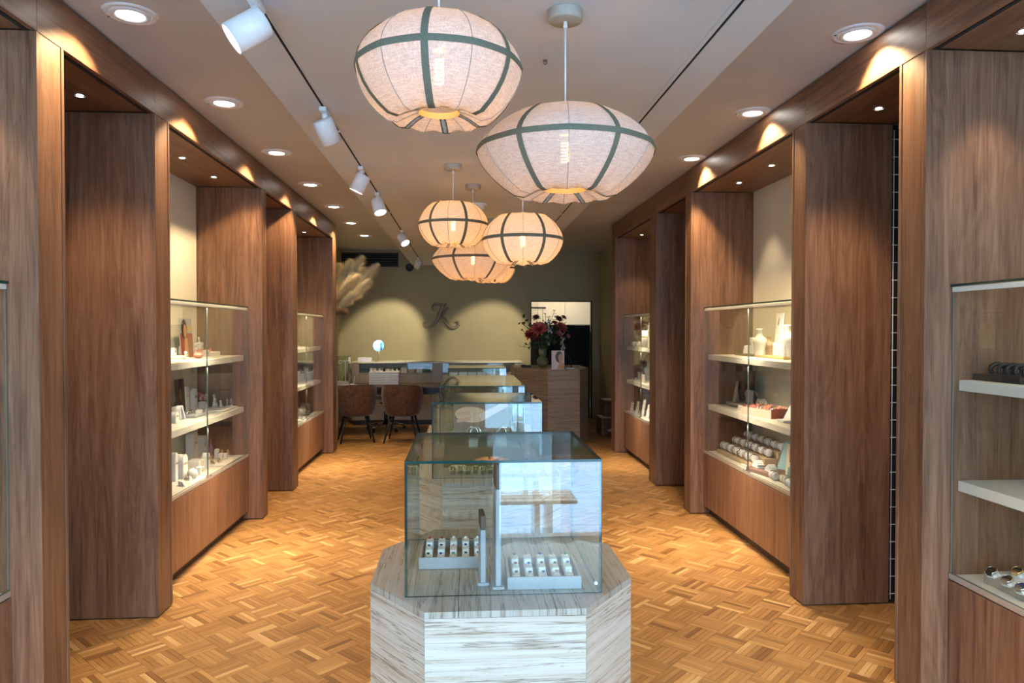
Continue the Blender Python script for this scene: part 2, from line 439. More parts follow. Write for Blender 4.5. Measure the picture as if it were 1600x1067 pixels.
# ------------------------------------------------------------------ ceiling, walls, street
ZC, ZD = 2.995, 2.73                               # upper soffit, dropped centre
DXL, DXR = -.905, 1.13
ceil = struct('ceiling', MB().box(XL-.1, XR+.1, YF, YB+.05, ZC, ZC+.12), M['ceil'], 'pale taupe ceiling with a lower panel along the middle')
part('dropped_panel', MB().box(DXL, DXR, YF, YB-.02, ZD, ZC-.002), M['ceil_low'], ceil)
wl = MB().box(XL-.1, XL, YF, 9.60, 0, ZC); wl.box(XL-.1, -2.14, 9.60, YB, 0, ZC)
struct('wall_left', wl, M['wall_olive'])
wr = MB().box(XR, XR+.1, YF, 9.32, 0, ZC); wr.box(2.42, XR+.1, 9.32, YB, 0, ZC)
struct('wall_right', wr, M['wall_olive'])
DX0, DX1, DZ = 1.185, 2.29, 2.11
wb = MB().box(-2.3, DX0, YB, YB+.12, 0, ZC); wb.box(DX1, XR+.1, YB, YB+.12, 0, ZC); wb.box(DX0, DX1, YB, YB+.12, DZ, ZC)
struct('wall_back', wb, M['wall_olive'])
bb = MB().box(2.395, 2.42, 9.33, YB, 0, .12); bb.box(DX1, 2.395, YB-.02, YB, 0, .12)
struct('baseboard_right', bb, M['wall_olive'])
struct('trim_1', MB().box(2.37, 2.418, 10.3, 10.36, .12, 2.7), M['cream'], 'pale vertical strip on the side wall')
# room behind the doorway
br = MB().box(DX0-.5, DX0-.4, YB+.12, 14.5, 0, ZC); br.box(DX1+.4, DX1+.5, YB+.12, 14.5, 0, ZC); br.box(DX0-.5, DX1+.5, 14.5, 14.6, 0, ZC); br.box(DX0-.5, DX1+.5, YB+.12, 14.6, 2.5, 2.6)
struct('wall_backroom', br, M['wall_olive'])
kc = thing('wall_cupboard', 'cream wall cupboards seen through the back doorway', 'cupboard', (1.7, 14.0, 0))
part('body', MB().box(.9, 2.6, 14.05, 14.45, 1.55, 2.46), M['cream'], kc, True)
for a, b in ((.9, 1.46), (1.465, 2.0), (2.005, 2.6)):
    part('door', MB().box(a, b, 14.03, 14.049, 1.55, 2.46, bev=.003), M['cream'], kc, True)
part('handle', MB().box(1.12, 1.62, 14.015, 14.03, 2.02, 2.05), M['black'], kc, True)
light('cupboard_lamp', 'AREA', (1.8, 13.3, 2.49), 17, WARM2, kc, (1.8, 13.7, 1.8), shape='RECTANGLE', size=.9, size_y=.1)
bp = thing('black_partition', 'tall black partition standing in the back doorway', 'partition', (1.72, 12.76, 0))
part('panel', MB().box(DX0+.012, DX1-.012, 12.735, 12.775, 0, 1.675, bev=.004), M['dark_gap'], bp, True)
part('top_rail', MB().box(DX0+.012, DX1-.012, 12.73, 12.78, 1.676, 1.69), M['black'], bp, True)
# doorway architrave
ar = MB().box(DX0-.0, DX0+.012, YB-.01, YB+.12, 0, DZ); ar.box(DX1-.012, DX1, YB-.01, YB+.12, 0, DZ); ar.box(DX0, DX1, YB-.01, YB+.12, DZ-.012, DZ)
struct('door_1', ar, M['dark_gap'], 'dark-lined doorway to the back room')
# shop front behind the camera, street outside (seen as a reflection in the glass)
sf = MB().box(XL-.1, XL+.25, YF-.1, YF, -.45, 3.1); sf.box(XR-.2, XR+.1, YF-.1, YF, -.45, 3.1); sf.box(XL-.1, XR+.1, YF-.1, YF, 2.9, 3.1)
sf.box(-.52, .27, YF-.1, YF, -.45, 2.9); sf.box(XL-.1, XR+.1, YF-.1, YF, -.45, -.005)  # middle pier is added, unseen: blocks street reflection in place of the camera operator
struct('wall_front', sf, M['wood_z'])
def paving():
    n = N('street_pavers'); g = n.n('ShaderNodeNewGeometry')
    mp = n.n('ShaderNodeMapping'); mp.inputs['Rotation'].default_value = (0, 0, radians(38)); n.l(g.outputs['Position'], mp.inputs['Vector'])
    b = n.n('ShaderNodeTexBrick', i_Scale=2.2); b.inputs['Color1'].default_value = (.46, .54, .63, 1); b.inputs['Color2'].default_value = (.56, .63, .71, 1); b.inputs['Mortar'].default_value = (.20, .25, .32, 1)
    b.inputs['Mortar Size'].default_value = .015; n.l(mp.outputs[0], b.inputs['Vector'])
    return n.done(n.bsdf(b.outputs[0], .7))
struct('pavement', MB().box(-14, 14, -26, YF-.1, -.6, -.45), paving(), 'pale paved street outside')
be = thing('street_bench', 'slatted wooden bench reflected in the front vitrine glass', 'bench', (.3, -2.2, -.45))
for k in range(4):
    part('slat', MB().box(-.5, 1.06, -2.46+k*.12, -2.36+k*.12, -.03, .005, bev=.008), M['bench'], be, True)
for x in (-.3, .66, .78):
    part('leg', MB().box(x, x+.05, -2.42, -2.05, -.45, -.031), M['metal'], be, True)

# ------------------------------------------------------------------ wood wall units
ZF0, ZF1 = 2.785, 2.984
class Side:
    def __init__(s, front, back, sgn, word): s.f = front; s.b = back; s.s = sgn; s.w = word      # sgn: direction from aisle into the wall
LS, RS = Side(-1.69, -2.236, -1, 'left'), Side(1.955, 2.516, 1, 'right')
L_PIL = [(2.955, 3.150), (4.035, 4.228), (6.100, 6.226), (7.153, 7.355), (9.315, 9.558)]
R_PIL = [(2.900, 3.090), (3.963, 4.135), (6.020, 6.178), (7.138, 7.384), (9.10, 9.313)]
L_PIL[2] = (6.095, 6.232); R_PIL[2] = (6.02, 6.185)
ORD = ['at the photo\'s %s edge', 'in front of the %s show cabinet', 'behind the %s show cabinet', 'in front of the far %s cabinet', 'last one before the back of the shop on the %s']
for S, pil in ((LS, L_PIL), (RS, R_PIL)):
    for k, (y0, y1) in enumerate(pil):
        t = thing('wood_pilaster', 'brown oak floor-to-fascia pilaster, ' + ORD[k] % S.w, 'pilaster', (S.f, (y0+y1)/2, 0), group='oak pilasters')
        d = S.s
        part('side_panel', MB().box(S.f, 2.470 if (S is RS and k == 1) else S.b, y0, y0+.019, .008, ZF0, bev=.0015), M['wood_z'], t, True)
        part('side_panel', MB().box(S.f, S.b, y1-.019, y1, .008, ZF0, bev=.0015), M['wood_z'], t, True)
        part('front_panel', MB().box(S.f+d*.003, S.f+d*.021, y0+.0225, y1-.0225, .008, ZF0, bev=.001), M['wood_z'], t, True)
        part('core', MB().box(S.f+d*.022, S.b, y0+.0195, y1-.0195, .008, ZF0), M['dark_gap'], t, True)
        fm_ = MB()
        for yy in (y0+.03, y1-.05): fm_.box(S.f+d*.04, S.f+d*.46, yy, yy+.02, 0, .0075)
        part('foot', fm_, M['black'], t, True)
    # fascia boards
    fx = thing('trim_%d' % (2 if S is LS else 3), 'brown oak fascia running under the ceiling on the %s' % S.w, None, (S.f, 6, ZF0)); fx['kind'] = 'structure'
    ys = [YF+.01] + [p[0]+.006 for p in pil] + [pil[-1][1]]
    for a, b in zip(ys[:-1], ys[1:]):
        part('board', MB().box(S.f, S.f+S.s*.022, a+.0006, b-.0006, ZF0, ZF1, bev=.001), M['wood_y'], fx, True)
    part('shadow_gap', MB().box(S.f+S.s*.03, S.f+S.s*.05, YF+.01, pil[-1][1]-.01, ZF0, ZC-.001), M['dark_gap'], fx, True)
    part('end_board', MB().box(S.f+S.s*.0225, S.b, pil[-1][1]-.02, pil[-1][1], ZF0+.0005, ZF1), M['wood_x'], fx, True)

def pane(mb, x0, x1, y0, y1, z0, z1, thin, mi_e=1):
    """glass sheet: the two big faces glass, the rim coloured"""
    s = len(mb.f); mb.box(x0, x1, y0, y1, z0, z1)
    big = {'z': (0, 1), 'y': (2, 3), 'x': (4, 5)}[thin]
    for q in range(6): mb.mi[s+q] = 0 if q in big else mi_e
    return mb
def led_point(parent, x, y, z, energy, spot=72):
    lp = part('recessed_light', MB().lathe([(.026, -.004), (.026, 0), (.017, 0)], 16, (x, y, z), cap=False).lathe([(.0165, -.001), (.0001, -.001)], 16, (x, y, z), 1, cap=False), [M['metal'], M['led_cool']], parent, True)
    light('spot', 'SPOT', (x, y, z-.012), energy, WARM2, parent, (x, y, 0), spot_size=radians(spot), spot_blend=.6, shadow_soft_size=.015)
    return lp
def cabinet(S, y0, y1, label, leds, full=True):
    d = S.s; fx = S.f+d*.117
    t = thing('display_cabinet', label, 'display cabinet', (fx, (y0+y1)/2, 0), group='oak display cabinets')
    g = .002
    part('back_panel', MB().box(S.b-d*.012, S.b, y0+g, y1-g, .55, ZF0+.02), M['cream'], t, True)
    part('top_board', MB().box(S.f+d*.024, S.b-d*.012, y0+g, y1-g, ZF0+.004, ZF0+.02), M['wood_y'], t, True)
    part('body', MB().box(fx+d*.022, S.b-d*.013, y0+g, y1-g, .075, .532), M['wood_z'], t, True)
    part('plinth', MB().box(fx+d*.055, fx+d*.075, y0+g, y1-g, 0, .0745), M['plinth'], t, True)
    part('ledge', MB().box(fx+d*.004, S.b-d*.013, y0+g, y1-g, .533, .549, bev=.002), M['shelf'], t, True)
    part('ledge_profile', MB().box(fx+d*.001, fx+d*.022, y0+g, y1-g, .5325, .556, bev=.002), M['alu'], t, True)
    ym = (y0+y1)/2
    for a, b in ((y0+g, ym-.0015), (ym+.0015, y1-g)):
        part('base_door', MB().box(fx, fx+d*.0195, a, b, .078, .528, bev=.0015), M['wood_z'], t, True)
        gd = part('glass_door', pane(MB(), fx+d*.006, fx+d*.012, a+.004, b-.004, .558, 1.757, 'x'), [M['glass_cab'], M['glass_edge_pale']], t, True)
        yk = b-.05 if a < ym-.1 else a+.02
        part('pull', MB().box(fx-d*.006, fx+d*.0055, yk, yk+.028, .556, .572, bev=.002), M['chrome'], gd, True)
    part('light_profile', MB().box(fx+d*.004, fx+d*.026, y0+g, y1-g, 1.760, 1.781, bev=.002), M['shelf'], t, True)
    part('glass_top', pane(MB(), fx-d*.004, S.b-d*.013, y0+g, y1-g, 1.7825, 1.7925, 'z'), [M['glass_cab'], M['glass_edge']], t, True)
    for z in (1.385, .955):
        light('led_strip', 'AREA', (fx+d*.046, ym, z-.046), 7.0, WARM2, t, (fx+d*.26, ym, z-.8), shape='RECTANGLE', size=.012, size_y=(y1-y0)*.94, spread=radians(120))
        part('shelf', MB().box(fx+d*.037, S.b-d*.0135, y0+.004, y1-.004, z-.045, z, bev=.002), M['shelf'], t, True)
    for y, e in leds: led_point(t, S.b-d*.295, y, ZF0+.003, e)
    light('led_strip', 'AREA', (fx+d*.034, ym, 1.758), 16.0, WARM2, t, (fx+d*.25, ym, 1.0), shape='RECTANGLE', size=.012, size_y=(y1-y0)*.94, spread=radians(115))
    return t
CABE = 20
cabinet(LS, .95, 2.955, 'left oak display cabinet cut off by the photo\'s edge', [(2.2, CABE), (2.75, CABE)])
cabinet(RS, .90, 2.900, 'right oak display cabinet with watches, cut off by the photo\'s edge', [(2.1, CABE), (2.7, CABE)])
cabinet(LS, 4.228, 6.095, 'left oak display cabinet with model photo and white jewellery stands', [(5.07, CABE), (5.69, CABE), (4.45, CABE)])
cabinet(RS, 4.135, 6.020, 'right oak display cabinet with necklace busts and bangle cushions', [(5.02, CABE), (5.63, CABE), (4.41, CABE)])
cabinet(LS, 7.355, 9.315, 'far left oak display cabinet near the pampas grass', [(8.21, CABE), (8.83, CABE)])
cabinet(RS, 7.384, 9.10, 'far right oak display cabinet beside the stone counter', [(8.16, CABE), (8.78, CABE)])
def alcove(S, y0, y1, label, leds, grid=False):
    d = S.s
    t = thing('wood_alcove', label, 'alcove', ((S.f+S.b)/2, (y0+y1)/2, 0), group='open oak alcoves')
    part('top_board', MB().box(S.f+d*.024, S.b-d*.001, y0+.002, y1-.002, ZF0+.004, ZF0+.02), M['wood_y'], t, True)
    if not grid: part('back_board', MB().box(S.b-d*.016, S.b, y0+.002, y1-(.012 if (S is RS and y0 < 4) else .002), .01, ZF0+.003), M['wood_z'], t, True)
    for y, e in leds: led_point(t, S.b-d*.295, y, ZF0+.003, e)
alcove(LS, 3.150, 4.035, 'open oak alcove in front of the left show cabinet', [(3.30, 3), (3.76, 3)])
alcove(LS, 6.232, 7.153, 'open oak alcove behind the left show cabinet', [(6.6, 3)])
alcove(RS, 3.090, 3.963, 'open oak alcove in front of the right show cabinet', [(3.2, 3), (3.69, 3)])
alcove(RS, 6.185, 7.138, 'open oak alcove behind the right show cabinet', [(6.6, 3)])
gp = thing('wire_grid_panel', 'narrow black panel with pale wire grid beside the right alcove', 'grid panel', (2.5, 3.96, 0))
part('backing', MB().box(2.4725, 2.529, 3.966, 3.978, .02, 2.76), M['black'], gp, True)
for k in range(27):
    z = .06+k*.1015
    part('wire', MB().tube([(2.4735, 3.963, z), (2.528, 3.963, z)], .003, 6), M['p_wire'], gp, True)
for x in (2.4765, 2.526): part('wire', MB().tube([(x, 3.957, .03), (x, 3.957, 2.75)], .003, 6), M['p_wire'], gp, True)

# ------------------------------------------------------------------ recessed downlights
def downlight(x, y, label, e):
    t = thing('downlight', label, 'downlight', (x, y, ZC), group='recessed ceiling downlights')
    part('trim_ring', MB().lathe([(.115, 0), (.113, -.006), (.094, -.008), (.088, -.003), (.086, 0)], 40, cap=False), M['white'], t)
    part('gimbal', MB().lathe([(.084, -.001), (.080, -.010), (.064, -.012), (.058, -.006)], 36, cap=False), M['white'], t)
    part('lens', MB().lathe([(.058, -.007), (.03, -.009), (.0001, -.0095)], 32, cap=False), M['led'], t)
    part('screw', MB().lathe([(.005, -.009), (.005, -.004)], 10, (-.1, .015, 0)), M['dark_gap'], t)
    light('lamp', 'SPOT', (x, y, ZC-.016), e, WARM, t, (x+(-.75 if x < 0 else .45), y-.25, 0), spot_size=radians(106), spot_blend=.4, shadow_soft_size=.04)
DLE = 138
nmL = ['nearest on the left, above the first pilasters', 'second on the left from the viewer', 'third on the left from the viewer', 'fourth on the left from the viewer', 'fifth on the left from the viewer', 'sixth on the left, past the fascia', 'seventh on the left, by the wall vent']
for k in range(7): downlight(-1.468, 3.268+1.228*k, 'round white recessed downlight, ' + nmL[k], DLE*(1 if k < 5 else .6))
nmR = ['nearest on the right, close to the fascia', 'second on the right from the viewer', 'third on the right, beside the large shade']
for k in range(3): downlight(1.85, 3.25+1.22*k, 'round white recessed downlight, ' + nmR[k], DLE)

# ------------------------------------------------------------------ lighting tracks and spots
for x, nm in ((-.71, 'left, carrying white spotlights'), (.955, 'right, running past the large shade')):
    t = thing('ceiling_track', 'slim recessed lighting track on the ' + nm, 'lighting track', (x, 6, ZD), group='lighting tracks')
    tk = MB().box(x-.026, x-.0065, YF+.05, 12.4, ZD-.004, ZD-.0005); tk.box(x+.0065, x+.012, YF+.05, 12.4, ZD-.004, ZD-.0005)
    part('rail', tk, M['ceil_low'], t, True)
    part('slot', MB().box(x-.006, x+.006, YF+.05, 12.4, ZD-.0015, ZD-.0002), M['dark_gap'], t, True)
    jn = MB()
    for y in (4.1, 6.9, 9.8): jn.box(x-.012, x+.012, y, y+.03, ZD-.0045, ZD-.002)
    part('joiner', jn, M['white'], t, True)
def track_spot(x, y, d, label, e, size=1.0, cone=46, col=NEUT):
    d = Vector(d).normalized()
    t = thing('track_spotlight', label, 'spotlight', (x, y, ZD), group='white track spotlights')
    part('adapter', MB().box(-.018, .018, -.06, .06, -.028, -.005, bev=.004), M['white'], t)
    piv = Vector((0, 0, -.088*size))
    part('stem', MB().lathe([(.011, -.075*size), (.011, -.045), (.016, -.044), (.016, -.028)], 14), M['white'], t)
    q = d.to_track_quat('-Z', 'Y').to_matrix().to_4x4(); q.translation = piv
    r = .052*size; L = .125*size
    hd = MB().lathe([(.0001, .035*size), (r*.9, .035*size), (r, .028*size), (r, -L+.035*size), (r*.93, -L+.035*size), (r*.9, -L+.045*size)], 32, cap=False).xform(q)
    part('head', hd, M['white'], t)
    part('lens', MB().lathe([(r*.905, -L+.0445*size), (.0001, -L+.0445*size)], 24, cap=False).xform(q), M['led'], t)
    wp = Vector((x, y, ZD)) + piv + d*(L-.02*size)
    light('lamp', 'SPOT', wp, e, col, t, wp+d, spot_size=radians(cone), spot_blend=.45, shadow_soft_size=.04)
TS = 60
track_spot(-.71, 2.50, (-.78, -.22, -.58), 'white track spotlight nearest the viewer, tilted towards the left wall', TS, 1.05)
track_spot(-.71, 3.71, (.33, .46, -.82), 'second white track spotlight, tilted towards the aisle', TS)
track_spot(-.71, 5.02, (-.42, .02, -.9), 'third white track spotlight, tilted towards the left cabinet', TS)
track_spot(-.71, 5.95, (.28, -.30, -.9), 'fourth white track spotlight with glowing lens facing the viewer', TS)
track_spot(-.70, 8.15, (.42, -.42, -.7), 'fifth white track spotlight in front of the wall vent', TS)
track_spot(-.71, 11.2, (-.66, 1.4, -1.32), 'last white track spotlight on the left, beside the black wall speaker', 130, 1.0, 50, (1, .86, .62))
track_spot(.955, 10.9, (-.52, 1.7, -1.42), 'white track spotlight on the right peeking out under the pendant shade', 130, 1.0, 50, (1, .86, .62))

# ------------------------------------------------------------------ linen pendants
def pendant(x, y, zmid, R, hu, hl, label, a0, e, pt=1.0):
    t = thing('pendant_lamp', label, 'pendant lamp', (x, y, zmid), group='linen pendant lamps with green tape')
    NG, SUB = 12, 6; n = NG*SUB; ro = R*.25
    def prof(u):                      # u -1 bottom opening .. 0 equator .. 1 top opening
        a = abs(u); h = hu if u > 0 else hl
        r = ro + (R-ro)*((1-a**1.75)**.66 if R < .28 else (1-a**1.45)**.72)
        z = h*min(a, .84)**.95/.84**.95*(1 - (.20 if u < 0 else .10)*(max(0, a-.84)/.16)**1.4)
        return r, (z if u > 0 else -z)
    us = [-1, -.985, -.95, -.88, -.78, -.65, -.5, -.35, -.2, -.08, 0, .08, .2, .35, .5, .65, .78, .88, .95, .985, 1]
    def pt_(u, th, grow=0.0):
        r, z = prof(u)
        fr = (th-a0)/(2*pi)*NG; q = abs(fr-round(fr))*2      # 0 on a seam, 1 mid gore
        sag = 1 - .035*sin(q*pi/2)*(1-abs(u)**3)*(.35+.65*abs(u))
        if u < -.6: z += .012*q*max(0, 1-abs(-u-.84)/.2)
        if u > .8: z -= .008*q
        return Vector(((r*sag+grow)*cos(th), (r*sag+grow)*sin(th), z))
    vs = []; fs = []
    for u in us:
        for k in range(n): vs.append(pt_(u, a0+2*pi*k/n))
    for i in range(len(us)-1):
        for k in range(n):
            k2 = (k+1) % n; fs.append((i*n+k, i*n+k2, (i+1)*n+k2, (i+1)*n+k))
    mb = MB().add(vs, fs, 0, True); part('shade', mb, M['linen'], t)
    w = .010
    for k in range(6):                # wide tapes
        th = a0+2*pi*k/6; tan = Vector((-sin(th), cos(th), 0)); vs = []; fs = []
        for u in us:
            p = pt_(u, th, .0022); vs += [p-tan*w, p+tan*w]
        for i in range(len(us)-1): fs.append((2*i, 2*i+1, 2*i+3, 2*i+2))
        part('tape_rib', MB().add(vs, fs, 0, True), M['tape'], t)
    vs = []; fs = []
    for k in range(n):
        th = a0+2*pi*k/n; p = pt_(0, th, .0035)
        vs += [p+Vector((-.002*cos(th), -.002*sin(th), -w*.95)), p+Vector((.001*cos(th), .001*sin(th), 0)), p+Vector((-.002*cos(th), -.002*sin(th), w*.95))]
    for k in range(n):
        k2 = (k+1) % n; fs += [(3*k, 3*k2, 3*k2+1, 3*k+1), (3*k+1, 3*k2+1, 3*k2+2, 3*k+2)]
    part('equator_tape', MB().add(vs, fs, 0, True), M['tape'], t)
    for k in range(6):
        th = a0+2*pi*(k+.5)/6
        part('seam', MB().tube([pt_(u, th, .0008) for u in us], .0013, 5), M['seam'], t)
    zb = -hl*.80
    part('bottom_ring', MB().lathe([(ro*.99, zb-.002), (ro*.99, zb+.016)], 40, cap=False), M['ring_wood'], t)
    zt = hu*.90
    tr = MB().torus((0, 0, zt), ro, .003, 36, 6)
    for k in range(3):
        a = 2*pi*k/3; tr.tube([(0, 0, zt), (ro*cos(a), ro*sin(a), zt)], .0022, 6)
    part('top_ring', tr, M['metal'], t)
    part('socket', MB().lathe([(.02, .058), (.021, .10), (.012, .125), (.004, .14)], 16), M['white'], t)
    part('bulb', MB().lathe([(.013, .055), (.018, .045), (.03, .015), (.034, -.015), (.027, -.045), (.0001, -.06)], 18, cap=False), M['bulb'], t)
    sp = []
    for i in range(120):
        q = i/119; sp.append((.0125*cos(q*2*pi*6.5), .0125*sin(q*2*pi*6.5), .035-.072*q))
    part('filament', MB().tube(sp, .0016, 5), M['filament'], t)
    part('cord', MB().tube([(0, 0, .138), (0, 0, ZD-zmid-.03)], .0032, 8), M['cord'], t)
    cz = ZD-zmid
    cn = part('canopy', MB().lathe([(.0001, -.038), (.056, -.038), (.060, -.035), (.060, -.001)], 32, cap=False), M['canopy'], t)
    part('cord_grip', MB().lathe([(.008, -.062), (.008, -.052), (.006, -.038)], 12), M['cord'], cn)
    for ch in (cn,): ch.location = (0, 0, cz)
    light('glow', 'POINT', (x, y, zmid-.01), e, (1, .52, .19), t, shadow_soft_size=.03)
PE = 2.8
pendant(-.072, 2.10, 2.357, .242, .126, .152, 'rounded linen pendant lamp with green tape, upper one of the two nearest the viewer', radians(-90-7), PE*.22)
pendant(.360, 2.52, 2.233, .315, .132, .166, 'wide linen pendant lamp with green tape, lower one of the two nearest the viewer', radians(-90+24), PE*.22, 1.0)
pendant(-.073, 4.90, 2.318, .240, .150, .150, 'rounded linen pendant lamp hanging highest and leftmost in the rear cluster', radians(-90+22), PE)
pendant(.350, 4.23, 2.135, .240, .148, .148, 'rounded linen pendant lamp rightmost in the rear cluster', radians(-90+26), PE)
pendant(.071, 5.58, 2.150, .320, .150, .165, 'wide linen pendant lamp partly hidden between two others in the rear cluster', radians(-90-28), PE)
pendant(.280, 7.27, 2.225, .245, .150, .150, 'linen pendant lamp farthest back and lowest in the rear cluster', radians(-90+10), PE)
sd = thing('smoke_detector', 'white round smoke detector on the ceiling behind the pendants', 'smoke detector', (.127, 6.40, ZD))
part('base', MB().lathe([(.075, 0), (.075, -.014), (.068, -.018)], 28), M['white'], sd)
part('dome', MB().lathe([(.060, -.018), (.056, -.045), (.040, -.055), (.0001, -.058)], 28, cap=False), M['white'], sd)
hp = at_z(852, 94, ZD)
hk = thing('ceiling_hook', 'tiny dark hook in the ceiling between the big pendants', 'hook', hp)
part('plate', MB().lathe([(.010, -.0002), (.009, -.004), (.004, -.005)], 12), M['olive_board'], hk)
part('eye', MB().torus((0, 0, -.012), .006, .0018, 12, 5, Matrix.Rotation(pi/2, 3, 'X')), M['olive_board'], hk)

# ------------------------------------------------------------------ travertine pedestals with glass vitrines
ZP, ZG = .743, 1.18
def octagon(xc, w, y0, y1, fx0, fx1, cy0):
    x0, x1 = xc-w/2, xc+w/2
    return [(fx0, y0), (fx1, y0), (x1, y0+cy0), (x1, y1-cy0), (fx1, y1), (fx0, y1), (x0, y1-cy0), (x0, y0+cy0)]
def pedestal(poly, z, label, side, top):
    cx_ = sum(p[0] for p in poly)/len(poly); cy_ = sum(p[1] for p in poly)/len(poly)
    t = thing('stone_pedestal', label, 'pedestal', (cx_, cy_, 0), group='travertine pedestals')
    n = len(poly)
    inn = [(cx_+(p[0]-cx_)*.955, cy_+(p[1]-cy_)*.955) for p in poly]
    part('core', MB().prism(inn, z-.03, 'z', 0), M['dark_gap'], t, True)
    for i in range(n):
        a, b = poly[i], poly[(i+1) % n]; ia, ib = inn[i], inn[(i+1) % n]
        e = .0008; dx, dy = b[0]-a[0], b[1]-a[1]; L = math.hypot(dx, dy); ux, uy = dx/L*e, dy/L*e
        part('side_slab', MB().prism([(a[0]+ux, a[1]+uy), (b[0]-ux, b[1]-uy), (ib[0]-ux, ib[1]-uy), (ia[0]+ux, ia[1]+uy)], z-.021, 'z', 0), side, t, True)
    # top of long boards with open joints
    xs = [p[0] for p in poly]; x0, x1 = min(xs), max(xs); ys = [p[1] for p in poly]; y0, y1 = min(ys), max(ys)
    cuts = [x0, x0+(x1-x0)*.335, x0+(x1-x0)*.672, x1]
    def clip(pts, lim, keep_less):
        out = []
        for i in range(len(pts)):
            p, q = pts[i], pts[(i+1) % len(pts)]
            ip, iq = (p[0] <= lim) == keep_less, (q[0] <= lim) == keep_less
            if ip: out.append(p)
            if ip != iq:
                f = (lim-p[0])/(q[0]-p[0]); out.append((lim, p[1]+f*(q[1]-p[1])))
        return out
    for a, b in zip(cuts[:-1], cuts[1:]):
        pg = clip(clip(list(poly), b-.0008, True), a+.0008, False)
        part('top_slab', MB().prism(pg, .02, 'z', z-.02), top, t, True)
    return t
def vitrine(x0, x1, y0, y1, label, z0=ZP, z1=ZG, th=.008):
    t = thing('glass_vitrine', label, 'glass display case', ((x0+x1)/2, (y0+y1)/2, z0), group='glass vitrines on the aisle pedestals')
    ms = [M['glass'], M['glass_edge']]
    part('front_pane', pane(MB(), x0, x1, y0, y0+th, z0+.001, z1-th-.0005, 'y'), ms, t, True)
    part('back_pane', pane(MB(), x0, x1, y1-th, y1, z0+.001, z1-th-.0005, 'y'), ms, t, True)
    part('side_pane', pane(MB(), x0, x0+th, y0+th+.0005, y1-th-.0005, z0+.001, z1-th-.0005, 'x'), ms, t, True)
    part('side_pane', pane(MB(), x1-th, x1, y0+th+.0005, y1-th-.0005, z0+.001, z1-th-.0005, 'x'), ms, t, True)
    part('top_pane', pane(MB(), x0, x1, y0, y1, z1-th, z1, 'z'), ms, t, True)
    lk = MB().lathe([(.006, 0), (.006, .008)], 12).xform(Matrix.Rotation(pi/2, 4, 'X')); lk.xform(Matrix.Translation((x1-.02, y0-.0005, z0+.035)))
    part('lock', lk, M['metal'], t, True)
    return t
def center(px0, px1, py, z):
    a, b = at_z(px0, py, z), at_z(px1, py, z); return (a.x+b.x)/2
xv = center(633, 943, 720, ZG); hw = .318
fl, fr_ = at_z(663, 957, ZP), at_z(917, 952, ZP)
xp = center(580, 990, 908, ZP)
pedestal(octagon(xp, .893, fl.y, fl.y+.90, fl.x, fr_.x, .262), ZP, 'octagonal pale travertine pedestal under the nearest glass vitrine', M['stone_side'], M['stone_top'])
V1 = (xv-hw, xv+hw, 2.275, 2.905)
vitrine(*V1, 'nearest glass vitrine holding two ring trays')
x2 = center(677, 846, 629.5, ZG); V2 = (x2-hw, x2+hw, 4.09, 4.72)
pedestal(octagon(x2, .893, 3.97, 4.85, x2-.255, x2+.255, .262), ZP, 'octagonal travertine pedestal, second from the viewer', M['stone_side'], M['stone_top'])
vitrine(*V2, 'second glass vitrine with hand photo, bangles and gold hoops')
x3 = center(690, 817, 603, ZG); V3 = (x3-hw, x3+hw, 5.30, 6.52)
pedestal(octagon(x3, .893, 5.18, 6.64, x3-.255, x3+.255, .262), ZP, 'long travertine pedestal, third from the viewer', M['stone_side'], M['stone_top'])
vitrine(*V3, 'long glass vitrine, third from the viewer')
x4 = center(700, 791, 575, ZG); V4 = (x4-hw, x4+hw, 7.77, 8.40)
pedestal(octagon(x4, .893, 7.65, 8.52, x4-.255, x4+.255, .262), ZP, 'octagonal travertine pedestal farthest down the aisle', M['stone_side'], M['stone_top'])
vitrine(*V4, 'farthest glass vitrine with a row of cream boxes')

# ---- contents of the vitrines
def ring_tray(px, py, ang, label, seed):
    R_ = random.Random(seed); p = at_z(px, py, ZP); w, d, h = .245, .215, .042
    t = thing('ring_tray', label, 'ring tray', (p.x, p.y, ZP), ang, 'grey-lilac trays of gem rings')
    mb = MB().box(-w/2, w/2, 0, .008, .001, h, bev=.001); mb.box(-w/2, w/2, d-.008, d, .001, h, bev=.001)
    mb.box(-w/2, -w/2+.008, .0085, d-.0085, .001, h); mb.box(w/2-.008, w/2, .0085, d-.0085, .001, h)
    part('rim', mb, M['lav'], t)
    part('bed', MB().box(-w/2+.0085, w/2-.0085, .0085, d-.0085, .001, .012), M['brown'], t)
    gems = ['gem_black', 'gem_red', 'gem_green', 'gem_blue', 'gem_pink', 'gem_white']
    for c in range(5):
        x = -w/2+.032+c*.0452
        for r in range(3):
            y = .020+r*.062+R_.uniform(-.004, .004)
            b = part('foam_block', MB().box(x-.013, x+.013, y, y+.056, .0125, .034+.010*r, bev=.003), M['disp_g'], t)
            zt = .034+.010*r; g = R_.choice(gems)
            part('ring', MB().torus((x, y+.023, zt), .009, .0012, 14, 5, Matrix.Rotation(pi/2, 3, 'X')), M['gold'] if R_.random() < .4 else M['silver'], b)
            part('gem', MB().ball((x, y+.023, zt+.0115), .0062, 8, 1, .8, .7), M[g], b)
for nm, c in dict(gem_black=(.01, .01, .014, 1), gem_red=(.35, .01, .03, 1), gem_green=(.01, .16, .10, 1), gem_blue=(.01, .03, .22, 1), gem_pink=(.55, .22, .22, 1), gem_white=(.8, .8, .82, 1)).items():
    M[nm] = plain(nm, c, .08)
ring_tray(708, 889, radians(0), 'grey-lilac ring tray in the left half of the nearest vitrine', 1)
ring_tray(851, 921, radians(-1), 'grey-lilac ring tray in the right half of the nearest vitrine', 2)
